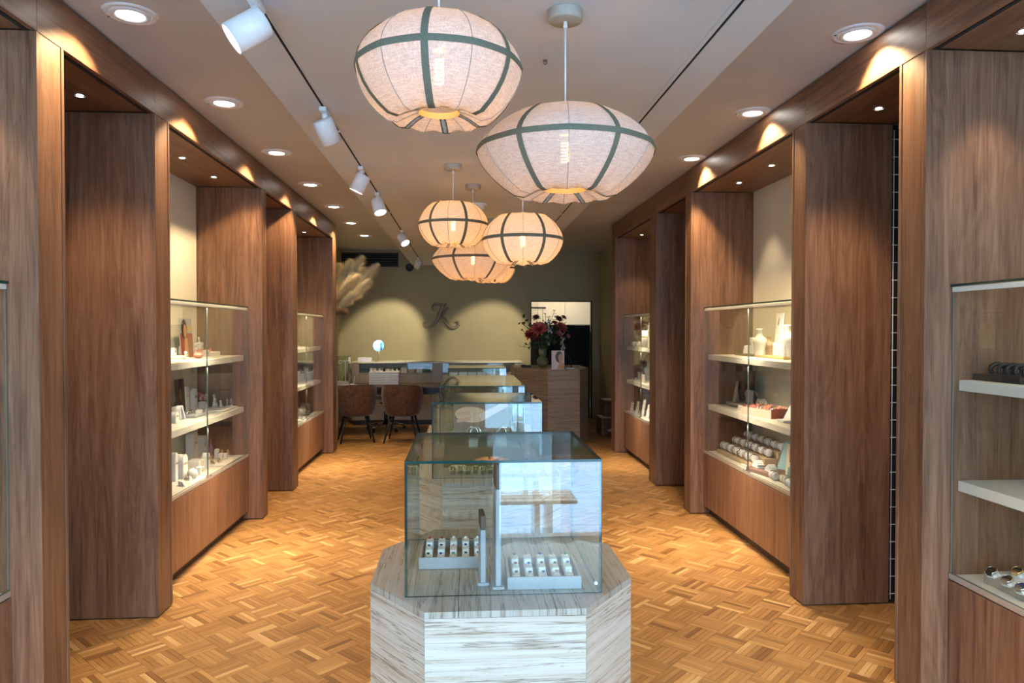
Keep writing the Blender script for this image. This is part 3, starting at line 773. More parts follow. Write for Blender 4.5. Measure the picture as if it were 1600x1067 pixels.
def card_stand(px, py, h, label, rz):
    p = at_z(px, py, ZP)
    t = thing('card_stand', label, 'display stand', (p.x, p.y, ZP), rz, 'upright display boards between the ring trays')
    part('board', MB().box(-.009, .009, 0, .10, .012, h*.80, bev=.002), M['lav'], t)
    part('upper_board', MB().box(-.0085, .0085, .002, .10, h*.80+.0005, h, bev=.002), M['brown'], t)
    part('base', MB().box(-.02, .02, -.004, .12, .001, .0115, bev=.002), M['lav'], t)
card_stand(779, 922, .415, 'tall narrow display board between the two ring trays', radians(3))
card_stand(755, 916, .235, 'short narrow display board beside the left ring tray', radians(3))
def bangle_stand(x, y, z, R, k, label, mat='silver', seed=0):
    R_ = random.Random(seed)
    t = thing('bangle_stand', label, 'bangles', (x, y, z), 0, 'bangles in the second vitrine')
    part('plinth_block', MB().box(-.03, .03, -.02, .02, .001, .05, bev=.003), M['disp_g'], t)
    for i in range(k):
        A = Matrix.Rotation(R_.uniform(-.5, .5), 3, 'Z') @ Matrix.Rotation(pi/2+R_.uniform(-.25, .25), 3, 'X')
        part('bangle', MB().torus((R_.uniform(-.02, .02), R_.uniform(-.01, .01), .05+R), R*R_.uniform(.8, 1), .003, 26, 6, A), M[mat], t)
# stands in second vitrine
rs = thing('riser', 'dark brown stepped riser inside the second vitrine', 'display riser', (x2, 4.42, ZP))
part('step', MB().box(-.26, .26, 0, .12, .001, .12, bev=.003), M['olive_board'], rs)
part('step', MB().box(-.26, .26, .1205, .24, .001, .19, bev=.003), M['olive_board'], rs)
bangle_stand(x2-.075, 4.48, ZP+.12, .038, 4, 'cluster of silver bangles left of the white tags', 'silver', 3)
bangle_stand(x2+.105, 4.48, ZP+.12, .036, 2, 'open silver cuff right of the white tags', 'silver', 5)
def print_card(name, x, y, z, w, h, label, shapes, bgmat, rz=0, tilt=.12, cat='photo card', group=None):
    """upright printed card; shapes: list of (pts, mat) laid on its face as flat print"""
    t = thing(name, label, cat, (x, y, z), rz, group)
    Rm = Matrix.Translation((0, 0, .0065*sin(tilt))) @ Matrix.Rotation(-tilt, 4, 'X')
    part('board', MB().box(-w/2, w/2, 0, .006, 0, h).xform(Rm), bgmat, t)
    part('easel', MB().prism([(.0065, .001), (.0065+h*.3, .001), (.0065+.004, h*.7)], .004, 'x', -.002), bgmat, t)
    for i, (pts, mt) in enumerate(shapes):
        vs = [(px_*w-w/2, -.0004*(i+1), pz*h) for px_, pz in pts]
        part('print', MB().add(vs, [tuple(range(len(vs)))]).xform(Rm), mt, t)
    return t
def ell(cx_, cz, a, b, n=20, r=0): return [(cx_+a*cos(2*pi*k/n)*cos(r)-b*sin(2*pi*k/n)*sin(r), cz+a*cos(2*pi*k/n)*sin(r)+b*sin(2*pi*k/n)*cos(r)) for k in range(n)]
M['skin'] = plain('print_skin', (.55, .30, .17, 1), .5); M['skin_d'] = plain('print_skin_dark', (.26, .12, .07, 1), .5)
M['hair'] = plain('print_hair', (.05, .025, .016, 1), .5); M['p_red'] = plain('print_red', (.30, .07, .05, 1), .5); M['p_yellow'] = plain('print_ochre', (.55, .46, .16, 1), .5)
M['p_pink'] = plain('print_pink', (.72, .52, .46, 1), .5); M['p_grey'] = plain('print_grey', (.42, .42, .42, 1), .5); M['p_dark'] = plain('print_dark', (.03, .025, .025, 1), .5)
M['p_brown'] = plain('print_brown', (.22, .13, .07, 1), .5); M['skin_l'] = plain('print_hand_skin', (.60, .38, .22, 1), .5)
print_card('photo_card', x2-.02, 4.60, ZP+.19, .36, .21, 'brown photo card of a hand in the second vitrine', [
    ([(0, 0), (1, 0), (1, 1), (0, 1)], M['p_brown']), (ell(.32, .55, .30, .24, 20, -.25), M['skin_l']), ([(.45, .55), (.95, .98), (1, .8), (.5, .35)], M['p_pink']),
    ([(.05, .4), (.32, .5), (.3, .38), (.06, .3)], M['skin']), ([(.06, .62), (.3, .66), (.3, .55), (.05, .52)], M['skin'])], M['tan'])
for k, (dx, w_) in enumerate(((.03, .034), (.10, .068))):
    solo('price_tag', MB().box(-w_/2, w_/2, 0, .004, 0, .062).box(-w_/2, w_/2, .0045, .02, 0, .004), M['p_tag'] if 'p_tag' in M else M['white'],
         ('narrow' if k == 0 else 'wide') + ' blank white tag in front of the hand photo', 'tag', (x2+dx, 4.50, ZP+.1205+.0))
for k in range(8):
    x = x2-.20+k*.045; y = 4.20+.02*(k % 2)
    t = thing('hoop_earring_stand', 'gold hoops on a small brown block in the second vitrine, %s from the left' % ['first', 'second', 'third', 'fourth', 'fifth', 'sixth', 'seventh', 'eighth'][k], 'earrings', (x, y, ZP), random.uniform(-.3, .3), 'gold hoops in the second vitrine')
    part('block', MB().box(-.014, .014, -.01, .01, .001, .045, bev=.002), M['olive_board'], t)
    for q in (-1, 1): part('hoop', MB().torus((q*.008, -.012, .038), .013, .0022, 16, 6, Matrix.Rotation(pi/2+.2*q, 3, 'X')), M['gold'], t)
for k, (dx, y, w_) in enumerate(((.13, 4.26, .15), (-.17, 4.33, .09))):
    t = thing('jewellery_pad', ('wide grey' if k == 0 else 'small pale') + ' pad of earrings lying in the second vitrine', 'earring pad', (x2+dx, y, ZP), 0)
    part('pad', MB().box(-w_/2, w_/2, -.06, .06, .001, .022, bev=.004), M['lav'] if k == 0 else M['disp_g'], t)
    for i in range(9 if k == 0 else 4): part('stud', MB().ball((-w_/2+.02+(i % 3)*w_*.35, -.04+(i//3)*.035, .026), .005, 8), M['silver'], t)
for k in range(6):
    x = V4[0]+.06+k*.103
    t = thing('cream_box', ['cream gift box, leftmost in the farthest vitrine', 'cream gift box, second from the left in the farthest vitrine', 'cream gift box, third from the left in the farthest vitrine', 'cream gift box, fourth from the left in the farthest vitrine', 'cream gift box, fifth from the left in the farthest vitrine', 'cream gift box, rightmost in the farthest vitrine'][k], 'box', (x, 7.95, ZP+.27), 0, 'boxes in the farthest vitrine')
    part('body', MB().box(-.043, .043, 0, .08, .001, .085), M['disp'], t); part('lid', MB().box(-.045, .045, -.002, .082, .0855, .11, bev=.003), M['disp_g'], t)
rb = thing('riser', 'brown riser under the cream boxes in the farthest vitrine', 'display riser', (x4, 7.93, ZP))
part('body', MB().box(-.30, .30, 0, .30, .001, .255), M['brown'], rb); part('top', MB().box(-.302, .302, -.002, .302, .2555, .2695, bev=.002), M['tan'], rb)
for k in range(5):
    t = thing('bracelet_cushion', 'cream bracelet cushion in the long third vitrine, %s from the left' % ['first', 'second', 'third', 'fourth', 'fifth'][k], 'bracelet cushion', (x3-.2+k*.1, 5.7, ZP), 0, 'cushions in the third vitrine')
    part('cushion', MB().box(-.035, .035, -.04, .04, .001, .05, bev=.014), M['disp'], t)
    part('bracelet', MB().torus((0, 0, .03), .037, .002, 22, 5, Matrix.Rotation(pi/2, 3, 'Y')), M['gold'], t)

# ------------------------------------------------------------------ jewellery stands on the cabinet shelves
def at_x(px, py, x):
    d = ray(px, py); return CAM + d*(x/d.x)
S1, S2, S3 = 1.385, .955, .549
RZ = {'L': pi/2, 'R': -pi/2}
def put(px, py, z): p = at_z(px, py, z); p.z = z+.0005; return p
def clampx(p, side):
    x0 = p.x
    if side == 'L': p.x = min(max(p.x, -2.17), -1.90)
    else: p.x = max(min(p.x, 2.45), 2.16)
    p.y *= p.x/x0
    return p
GR = {('L', 1): 'stands on the upper shelf of the left show cabinet', ('L', 2): 'stands on the lower shelf of the left show cabinet', ('L', 3): 'stands on the base of the left show cabinet',
      ('R', 1): 'stands on the upper shelf of the right show cabinet', ('R', 2): 'stands on the lower shelf of the right show cabinet', ('R', 3): 'stands on the base of the right show cabinet'}
def hoops(t, pts, r=.010, mat='gold', rr=.0014):
    for (x, y, z) in pts: part('earring', MB().torus((x, y, z), r, rr, 14, 5, Matrix.Rotation(pi/2, 3, 'X')), M[mat], t)
def bust(p, h, label, side, grp=None, mat='disp', necklace='gold'):
    t = thing('necklace_bust', label, 'necklace bust', p, RZ[side], grp); k = h/.24
    pr = [(.062, 0), (.066, .012), (.060, .03), (.070, .075), (.088, .115), (.094, .135), (.080, .155), (.052, .170), (.038, .185), (.034, .205), (.040, .225), (.042, .238), (.0001, .24)]
    part('torso', MB().lathe([(r*k, z*k) for r, z in pr], 28, sx=1.0, sy=.55, cap=True), M[mat], t)
    ch = []
    for i in range(25):
        a = 2*pi*i/24; zz = .165-.05*(.5-.5*cos(a-pi)) ; r = .055+.030*(.5-.5*cos(a-pi)) if sin(a) < 2 else 0
        ch.append(((r*sin(a))*k, (-r*.55*cos(a-pi)*-1 - .006)*k if False else -r*.56*cos(a)*k, (.172-.055*(.5+.5*cos(a)))*k))
    part('necklace', MB().tube(ch[:-1], .0013, 5, True), M[necklace], t)
    part('pendant', MB().ball((0, -.050*k, .112*k), .0055, 8, 1, .6, 1.2), M[necklace], t)
    return t
def easel(p, h, label, side, grp=None, mat='disp_g', rz=0, w=.035, n=2):
    t = thing('earring_easel', label, 'earring stand', p, RZ[side]+rz, grp)
    tl = .22; wt = w*.72
    vs = [(-w/2, -.008, 0), (w/2, -.008, 0), (w/2, 0, 0), (-w/2, 0, 0), (-wt/2, h*tl-.008, h), (wt/2, h*tl-.008, h), (wt/2, h*tl, h), (-wt/2, h*tl, h)]
    part('board', MB().add(vs, [(0, 3, 2, 1), (4, 5, 6, 7), (0, 1, 5, 4), (2, 3, 7, 6), (0, 4, 7, 3), (1, 2, 6, 5)]), M[mat], t)
    part('strut', MB().prism([(.0005, 0), (h*.34, 0), (h*.34-.004, .004), (h*tl*.8, h*.78)], .006, 'x', -.003), M[mat], t)
    hoops(t, [((-1)**i*w*.2, -.010+h*tl*(.8-.32*(i//2)), h*(.8-.32*(i//2))-.006) for i in range(n*2)], .006)
    return t
def arch(p, w, h, d, label, side, grp=None, mat='disp_g', rz=0, hole=False):
    t = thing('arch_stand', label, 'arch stand', p, RZ[side]+rz, grp)
    pts = [(-w/2, 0), (w/2, 0)] + [(w/2*cos(a*pi/12), h-w/2+w/2*sin(a*pi/12)) for a in range(13)]
    part('body', MB().prism(pts, d, 'y', -d/2), M[mat], t)
    part('front_face', MB().prism([(x*.86, .006+z*.95) for x, z in pts], .002, 'y', -d/2-.0022), M['disp'], t)
    hoops(t, [(-w*.16, -d/2-.004, h*.62), (w*.16, -d/2-.004, h*.62)], .007)
    return t
def block(p, w, d, h, label, side, grp=None, mat='disp_g', rz=0, gem='gem_black', name='pendant_block'):
    t = thing(name, label, 'display block', p, RZ[side]+rz, grp)
    part('body', MB().box(-w/2, w/2, -d/2, d/2, 0, h, bev=.003), M[mat], t)
    part('chain', MB().torus((0, -d/2-.001, h*.66), min(w, h)*.26, .0011, 16, 5, Matrix.Rotation(pi/2, 3, 'X')), M['gold'], t)
    part('charm', MB().ball((0, -d/2-.002, h*.66-min(w, h)*.26), .0045, 8, 1, .5, 1), M[gem], t)
    return t
def roll(p, L, r, label, side, grp=None, mat='disp_g', rz=0, n=3, met='silver', dark=False, tilt=0):
    t = thing('bangle_roll', label, 'bangle cushion', p, RZ[side]+rz, grp)
    c = MB(); k = 16
    pf = [(.0001, -L/2), (r*.8, -L/2), (r, -L/2+.006), (r, L/2-.006), (r*.8, L/2), (.0001, L/2)]
    rr = r*1.07+.003; c.lathe(pf, k, cap=False).xform(Matrix.Translation((0, 0, rr)) @ Matrix.Rotation(pi/2, 4, 'Y'))
    part('cushion', c, M[mat], t)
    for i in range(n):
        x = -L/2+L*(i+.5)/n
        part('bangle', MB().torus((x, 0, rr), r*1.07, .0028, 20, 6, Matrix.Rotation(pi/2, 3, 'Y')), M['mauve'] if (dark and i % 2) else M[met], t)
    return t
def tray(p, w, d, h, label, side, grp=None, mat='disp', rz=0, beads=None):
    t = thing('display_tray', label, 'display tray', p, RZ[side]+rz, grp)
    part('slab', MB().box(-w/2, w/2, -d/2, d/2, 0, h, bev=.004), M[mat], t)
    if beads:
        R_ = random.Random(beads[1])
        for i in range(beads[2]):
            x, y = R_.uniform(-w*.4, w*.4), R_.uniform(-d*.35, d*.35)
            part('earring', MB().torus((x, y, h+.011), R_.uniform(.010, .016), .0028, 14, 5, Matrix.Rotation(R_.uniform(.6, 1.5), 3, 'X') @ Matrix.Rotation(R_.uniform(-1, 1), 3, 'Z')), M[beads[0]], t)
    return t
def lean_card(p, w, h, label, side, mat, rz=0, tilt=.6, base=None):
    t = thing('leaning_card', label, 'card', p, RZ[side]+rz)
    part('card', MB().box(-w/2, w/2, 0, .006, 0, h, bev=.001).xform(Matrix.Translation((0, 0, .0065*sin(tilt))) @ Matrix.Rotation(-tilt, 4, 'X')), M[mat], t)
    part('support', MB().prism([(.012, 0), (h*sin(tilt)*.9, 0), (h*sin(tilt)*.6, h*cos(tilt)*.55)], .006, 'x', -.003), M[mat], t)
    return t
def pcard(px, py, z, X, w, h, label, side, shapes, bgm):
    p = at_x(px, py, X)
    return print_card('photo_card', X, p.y, z+.0005, w, h, label, shapes, bgm, RZ[side], .06)
PORT = [([(0, .62), (1, .62), (1, 1), (0, 1)], M['p_grey']), ([(.5, .7), (1, .68), (1, .82), (.5, .84)], M['p_yellow']), ([(0, 0), (1, 0), (1, .62), (0, .62)], M['p_red']),
        (ell(.34, .72, .24, .26), M['hair']), (ell(.40, .68, .13, .17), M['skin']), ([(.25, 0), (.62, 0), (.55, .5), (.34, .5)], M['skin']), (ell(.75, .28, .2, .22), M['skin_d'])]
DARKP = [([(0, 0), (1, 0), (1, 1), (0, 1)], M['p_dark']), (ell(.5, .6, .25, .3), M['hair']), (ell(.52, .55, .14, .2), M['skin_d'])]
# --- left show cabinet, upper shelf
g = GR['L', 1]
pcard(281, 545, S1, -2.185, .24, .30, 'portrait photo card of a woman on the upper shelf of the left cabinet', 'L', PORT, M['p_grey'])
tray(clampx(put(276, 561, S1), 'L'), .16, .11, .022, 'low ivory tray at the near end of the left upper shelf', 'L', g)
block(put(271, 556, S1+.0225), .045, .03, .058, 'small white pendant block at the near end of the left upper shelf', 'L', g)
block(put(285, 554, S1+.0225), .065, .035, .066, 'wider white pendant block beside the woman\'s photo', 'L', g, gem='gem_black')
easel(clampx(put(300, 554, S1), 'L'), .185, 'tallest white earring easel on the left upper shelf', 'L', g, n=3, w=.05)
easel(clampx(put(308, 552, S1), 'L'), .105, 'small white earring easel right of the tallest one, left upper shelf', 'L', g)
t = thing('coral_pouch', 'coral suede pouch lying on the left upper shelf', 'pouch', clampx(put(310, 560, S1), 'L'), pi/2+.2)
part('bag', MB().ball((0, 0, .024), .042, 14, 1.1, .8, .56), M['coral'], t); part('flap', MB().ball((.0, .0, .036), .030, 12, 1.1, .9, .5), M['coral_d'], t)
block(clampx(put(311, 549, S1), 'L'), .06, .05, .11, 'white house-shaped block in the middle of the left upper shelf', 'L', g, name='slanted_block')
tray(clampx(put(351, 552, S1), 'L'), .22, .19, .034, 'white tray of coral earrings at the far end of the left upper shelf', 'L', g, beads=('coral', 4, 12))
easel(put(343, 546, S1+.0345), .12, 'white earring easel standing on the coral earring tray', 'L', g)
# --- left, lower shelf
g = GR['L', 2]
pcard(273, 630, S2, -2.185, .17, .27, 'dark photo card at the near end of the left lower shelf', 'L', DARKP, M['p_dark'])
arch(clampx(put(290, 631, S2), 'L'), .085, .20, .03, 'taller grey-white arch stand on the left lower shelf', 'L', g)
arch(clampx(put(303, 629, S2), 'L'), .075, .17, .03, 'shorter grey-white arch stand on the left lower shelf', 'L', g)
block(clampx(put(275, 651, S2), 'L'), .07, .035, .075, 'white pendant card block before the dark photo card', 'L', g)
arch(clampx(put(271, 661, S2), 'L'), .065, .075, .05, 'small round-topped ivory stand at the near end of the left lower shelf', 'L', g, 'disp')
easel(clampx(put(288, 655, S2), 'L'), .085, 'low white easel leaning at the front of the left lower shelf', 'L', g, rz=.6)
tray(clampx(put(300, 651, S2), 'L'), .20, .12, .022, 'pale grey oval tray on the left lower shelf', 'L', g, 'p_grey', beads=('silver', 6, 6))
t = thing('coral_flower', 'cluster of coral jewellery petals on the left lower shelf', 'flower ornament', clampx(put(318, 630, S2), 'L'))
part('stem', MB().tube([(0, 0, 0), (0, 0, .07)], .004, 6), M['disp'], t)
for k in range(10): part('petal', MB().ball((.028*cos(k*1.9), .028*sin(k*1.9), .075+.016*(k % 3)), .015, 8, 1, .5, 1.2), M['blush'] if k % 2 else M['coral_d'], t)
block(clampx(put(317, 638, S2), 'L'), .075, .05, .055, 'white block before the coral petals', 'L', g)
tray(clampx(put(343, 640, S2), 'L'), .34, .18, .012, 'thin ivory tray at the far end of the left lower shelf', 'L', g)
easel(put(338, 636, S2+.0125), .105, 'white easel at the back of the thin ivory tray', 'L', g, w=.045)
easel(put(346, 636, S2+.0125), .055, 'tiny white easel on the thin ivory tray', 'L', g)
for k, px in enumerate((355, 361)):
    p = put(px, 634, S2+.0125); t = thing('ring_tree', ['gold', 'dark'][k] + ' ring tree at the far end of the left lower shelf', 'ring holder', p, 0, g)
    part('stem', MB().lathe([(.016, 0), (.016, .004), (.003, .008), (.003, .06), (.0001, .062)], 12), M['disp_g'], t)
    hoops(t, [(0, -.004, .045), (.004, -.004, .028)], .010, 'gold' if k == 0 else 'metal', .002)
# --- left, base
g = GR['L', 3]
arch(clampx(put(300, 722, S3), 'L'), .095, .245, .06, 'tallest ivory arch stand on the base of the left cabinet', 'L', g, 'disp')
arch(clampx(put(316, 716, S3), 'L'), .085, .19, .05, 'second tallest ivory arch stand on the base of the left cabinet', 'L', g, 'disp')
arch(clampx(put(283, 747, S3), 'L'), .09, .17, .06, 'stout white arch stand at the front of the left cabinet base', 'L', g)
arch(clampx(put(270, 752, S3), 'L'), .05, .20, .05, 'slim white arch stand at the near end of the left cabinet base', 'L', g)
block(clampx(put(306, 734, S3), 'L'), .13, .09, .075, 'ivory plinth block before the tall arches', 'L', g, 'disp')
roll(clampx(put(301, 748, S3), 'L'), .09, .033, 'white bracelet roll at the front of the left cabinet base', 'L', g, n=1, rz=.4)
t = thing('perfume_bottle', 'slender lilac bottle behind the stands of the left cabinet base', 'bottle', clampx(put(329, 713, S3), 'L'))
part('body', MB().lathe([(.018, 0), (.02, .006), (.02, .07), (.012, .09), (.007, .10), (.007, .125)], 16), M['lil'] if 'lil' in M else M['mauve'], t)
part('stopper', MB().lathe([(.009, .1255), (.008, .15), (.0001, .155)], 12, cap=False), M['coral_d'], t)
tray(clampx(put(345, 722, S3), 'L'), .40, .24, .014, 'wide white tray at the far end of the left cabinet base', 'L', g, beads=('gold', 9, 10))
for k, (px, py, h) in enumerate(((323, 727, .085), (339, 716, .075), (345, 718, .05), (352, 716, .04))):
    block(put(px, py, S3+.0145), .04, .03, h, ['tallest', 'second tallest', 'second lowest', 'lowest'][k] + ' white pendant block on the wide white tray', 'L', g)
for k, (px, py) in enumerate(((347, 712), (356, 712))):
    t = thing('ring_tree', ['gold hoop holder nearer the middle of the wide white tray', 'gold hoop holder at the far end of the wide white tray'][k], 'ring holder', put(px, py, S3+.0145), 0, g)
    part('stem', MB().lathe([(.014, 0), (.014, .004), (.003, .008), (.003, .05), (.0001, .052)], 12), M['disp'], t); hoops(t, [(0, -.004, .038), (.003, -.005, .024)], .011, 'gold', .002)
easel(clampx(put(283, 760, S3), 'L'), .03, 'flat white card lying at the front of the left cabinet base', 'L', g, rz=.9, w=.07, n=1)
easel(clampx(put(300, 752, S3), 'L'), .03, 'flat white card beside the bracelet roll', 'L', g, rz=-.5, w=.06, n=1)
easel(clampx(put(292, 562, S1), 'L'), .06, 'low white easel at the front of the left upper shelf', 'L', GR['L', 1], w=.04)
block(clampx(put(322, 557, S1), 'L'), .045, .035, .05, 'small ivory block before the coral earring tray', 'L', GR['L', 1], 'disp')
block(clampx(put(311, 650, S2), 'L'), .06, .03, .045, 'low ivory block at the glass edge of the left lower shelf', 'L', GR['L', 2], 'disp')
easel(clampx(put(325, 645, S2), 'L'), .07, 'low white easel before the thin ivory tray', 'L', GR['L', 2], rz=.4)
arch(clampx(put(281, 655, S2), 'L'), .06, .10, .03, 'slim white arch beside the small round-topped stand', 'L', GR['L', 2])
arch(clampx(put(322, 730, S3), 'L'), .06, .11, .04, 'small white arch between the tall arches and the bottle', 'L', g)
block(clampx(put(312, 742, S3), 'L'), .05, .035, .06, 'little white pendant block beside the bracelet roll', 'L', g)
# --- right show cabinet, upper shelf
g = GR['R', 1]
t = thing('ribbed_cup', 'white ribbed cup at the far end of the right upper shelf', 'cup', clampx(put(1157, 553, S1), 'R'))
part('body', MB().lathe([(.034, 0), (.038, .008), (.034, .016), (.036, .026), (.031, .036), (.033, .046), (.028, .056), (.030, .066), (.024, .078), (.0001, .08)], 20), M['disp_g'], t)
part('ring', MB().torus((0, 0, .083), .012, .002, 14, 5), M['silver'], t)
p = put(1172, 556, S1); solo('display_board', MB().box(-.18, .18, -.06, .06, 0, .014, bev=.002), M['olive_board'], 'dark olive flat board on the right upper shelf', 'board', clampx(p, 'R'), -pi/2)
p = put(1215, 560, S1); solo('display_board', MB().box(-.25, .25, -.07, .07, 0, .016, bev=.002), M['brass_board'], 'oak flat board under the stands on the right upper shelf', 'board', clampx(p, 'R'), -pi/2)
bust(at_x(1187, 550, 2.32).__class__((2.33, at_x(1187, 550, 2.33).y, S1+.0005)), .225, 'ivory necklace bust left of the two on the right upper shelf', 'R', g)
bust(Vector((2.33, at_x(1231, 550, 2.33).y, S1+.017)), .235, 'ivory necklace bust with gold chain nearest the pilaster, right upper shelf', 'R', g)
bust(Vector((2.44, at_x(1201, 546, 2.44).y, S1+.0005)), .165, 'small tan necklace bust between the two ivory busts', 'R', g, 'tan')
block(clampx(put(1176, 553, S1+.015), 'R'), .05, .03, .135, 'tall white pendant card before the left ivory bust', 'R', g)
for k, (px, py, h) in enumerate(((1212, 556, .10), (1219, 556, .075), (1226, 558, .085), (1192, 554, .03))):
    block(clampx(put(px, py, S1+.017), 'R'), .045, .03, h, ['tallest ivory pendant block on the oak board', 'lowest ivory pendant block on the oak board', 'ivory pendant block nearest the pilaster on the oak board', 'tiny ivory block beside the small tan bust'][k], 'R', g, 'disp')
pcard(1234, 500, S1, 2.49, .12, .34, 'white poster with dark mark behind the necklace busts', 'R', [([(.3, .75), (.42, .9), (.5, .88), (.4, .73)], M['p_dark'])], M['white'])
# --- right, lower shelf
g = GR['R', 2]
p = clampx(put(1150, 633, S2), 'R')
t = thing('oval_dish', 'taupe oval dish at the far end of the right lower shelf', 'dish', p, -pi/2, g)
part('rim', MB().lathe([(.075, 0), (.10, .012), (.112, .028), (.106, .029), (.09, .014), (.0001, .01)], 28, sx=1.25, sy=.85, cap=False), M['taupe'], t)
part('insert', MB().lathe([(.075, .0155), (.07, .022), (.0001, .024)], 24, sx=1.25, sy=.85, cap=False), M['tan'], t)
easel(p+Vector((0, .03, .0255)), .175, 'slanted taupe bracelet bar standing in the oval dish', 'R', g, 'taupe', rz=.5, w=.035, n=2)
roll(clampx(put(1160, 622, S2), 'R')+Vector((.03, 0, .05)), .13, .035, 'white bracelet roll behind the oval dish', 'R', g, n=1)
solo('roll_holder', MB().box(-.05, .05, -.02, .02, 0, .049, bev=.002), M['tan'], 'tan block carrying the white bracelet roll', 'display block', clampx(put(1160, 622, S2), 'R')+Vector((.03, 0, 0)), -pi/2)
easel(clampx(put(1156, 645, S2), 'R'), .05, 'low white easel at the front edge of the right lower shelf', 'R', g, rz=.5, w=.05)
pcard(1184, 620, S2, 2.48, .16, .30, 'photo card, dark above and lilac below, on the right lower shelf', 'R', [([(0, 0), (1, 0), (1, .45), (0, .45)], M['p_pale'] if 'p_pale' in M else M['p_grey']), ([(0, .45), (1, .45), (1, 1), (0, 1)], M['p_dark']), (ell(.5, .72, .2, .22), M['skin_d'])], M['p_dark'])
p = clampx(put(1194, 650, S2), 'R')
t = thing('earring_box', 'open blush box full of coral hoops on the right lower shelf', 'earring box', p, -pi/2+.25)
bx = MB().box(-.17, .17, -.10, -.094, 0, .06).box(-.17, .17, .094, .10, 0, .075); part('long_wall', bx, M['blush'], t)
part('end_wall', MB().box(-.17, -.164, -.0935, .0935, 0, .07).box(.164, .17, -.0935, .0935, 0, .07), M['coral_d'], t)
part('bed', MB().box(-.1635, .1635, -.0935, .0935, 0, .05), M['coral'], t)
for i in range(7):
    for j in range(4):
        part('hoop', MB().torus((-.135+i*.045, -.07+j*.046, .064), .014, .004, 12, 5, Matrix.Rotation(1.0, 3, 'X')), M['coral'] if (i+j) % 3 else M['silver'], t)
arch(clampx(put(1190, 630, S2), 'R'), .12, .075, .05, 'low white arch pad behind the blush earring box', 'R', g)
lean_card(clampx(put(1231, 656, S2), 'R'), .075, .19, 'white price card leaning at the near end of the right lower shelf', 'R', 'disp_g', rz=.6, tilt=.8)
tray(clampx(put(1232, 660, S2), 'R'), .10, .12, .02, 'small cream pad at the near end of the right lower shelf', 'R', g)
# --- right, base
g = GR['R', 3]
ramp = thing('stepped_riser', 'beige stepped riser carrying rows of bangle rolls', 'display riser', (2.30, 5.58, S3+.0005), -pi/2)
for i in range(3): part('step', MB().box(-.36, .36, -.14+i*.105, -.14+i*.105+.104, 0, .03+.045*i, bev=.004), M['tan'], ramp)
RN, ON = ['front', 'middle', 'back'], ['first', 'second', 'third', 'fourth', 'fifth', 'sixth']
for i in range(3):
    for j in range(6):
        x = -.30+j*.12; y = -.14+i*.105+.05
        P_ = Vector((2.30+y, 5.58-x, S3+.0315+.045*i))
        roll(P_, .085, .030, 'white bangle roll on the beige riser, %s row, %s from the far end' % (RN[i], ON[j]), 'R', 'bangle rolls on the beige riser', n=3, dark=True, rz=random.uniform(-.12, .12))
for k in range(3):
    p = Vector((2.43, 5.12-.10*k, S3+.10)); solo('riser_block', MB().box(-.045, .045, -.045, .045, 0, .06+.0), M['tan'], 'tan block under a dark bangle cluster, ' + ['far', 'middle', 'near'][k] + ' one', 'display block', p-Vector((0, 0, .099)), 0)
    t = thing('bangle_cluster', 'cluster of dark bangles behind the teal card, ' + ['far', 'middle', 'near'][k] + ' one of three', 'bangles', p-Vector((0, 0, .0385)), 0, g)
    for i in range(5): part('bangle', MB().torus((random.uniform(-.02, .02), random.uniform(-.03, .03), .037), .034, .003, 20, 6, Matrix.Rotation(pi/2+random.uniform(-.4, .4), 3, 'X') @ Matrix.Rotation(random.uniform(-.6, .6), 3, 'Y')), M['mauve'] if i % 2 else M['metal'], t)
lean_card(Vector((2.30, 5.02, S3+.0005)), .085, .24, 'dusty teal card leaning on the right cabinet base', 'R', 'teal', rz=.35, tilt=.35)
p = clampx(put(1200, 741, S3), 'R')
tray(p, .34, .20, .03, 'mauve-brown tray on the right cabinet base', 'R', g, 'mauve', rz=.2)
for k, (px, py) in enumerate(((1185, 730), (1205, 737))):
    q = put(px, py, S3+.031); t = thing('shell_stand', ['white fan-shaped bracelet stand on the left of the mauve tray', 'white fan-shaped bracelet stand on the right of the mauve tray'][k], 'bracelet stand', clampx(q, 'R'), -pi/2, g)
    part('base', MB().box(-.05, .05, -.03, .03, 0, .008, bev=.002), M['disp_g'], t)
    for i in range(5): part('finger', MB().box(-.045+i*.019, -.032+i*.019, -.028, .03, .0085, .03+.011*(2-abs(i-2)), bev=.005), M['disp_g'], t)
for k, (px, py) in enumerate(((1209, 752), (1226, 755), (1234, 762))):
    roll(clampx(put(px, py, S3), 'R'), .08, .026, ['white bracelet roll before the mauve tray', 'white bracelet roll with gold chains near the pilaster, right cabinet base', 'white bracelet roll nearest the pilaster, right cabinet base'][k], 'R', g, n=2, met='gold' if k == 1 else 'silver')
tray(clampx(put(1165, 728, S3), 'R'), .09, .07, .012, 'small white card pad at the glass door of the right cabinet base', 'R', g)
pcard(1233, 700, S3, 2.22, .12, .26, 'photo card with red and teal patches at the near end of the right cabinet base', 'R', [(ell(.5, .75, .2, .16), M['skin']), ([(.4, .55), (.7, .55), (.7, .65), (.4, .65)], M['p_red']), ([(.2, .1), (.9, .15), (.8, .45), (.3, .4)], M['teal'])], M['cream'])
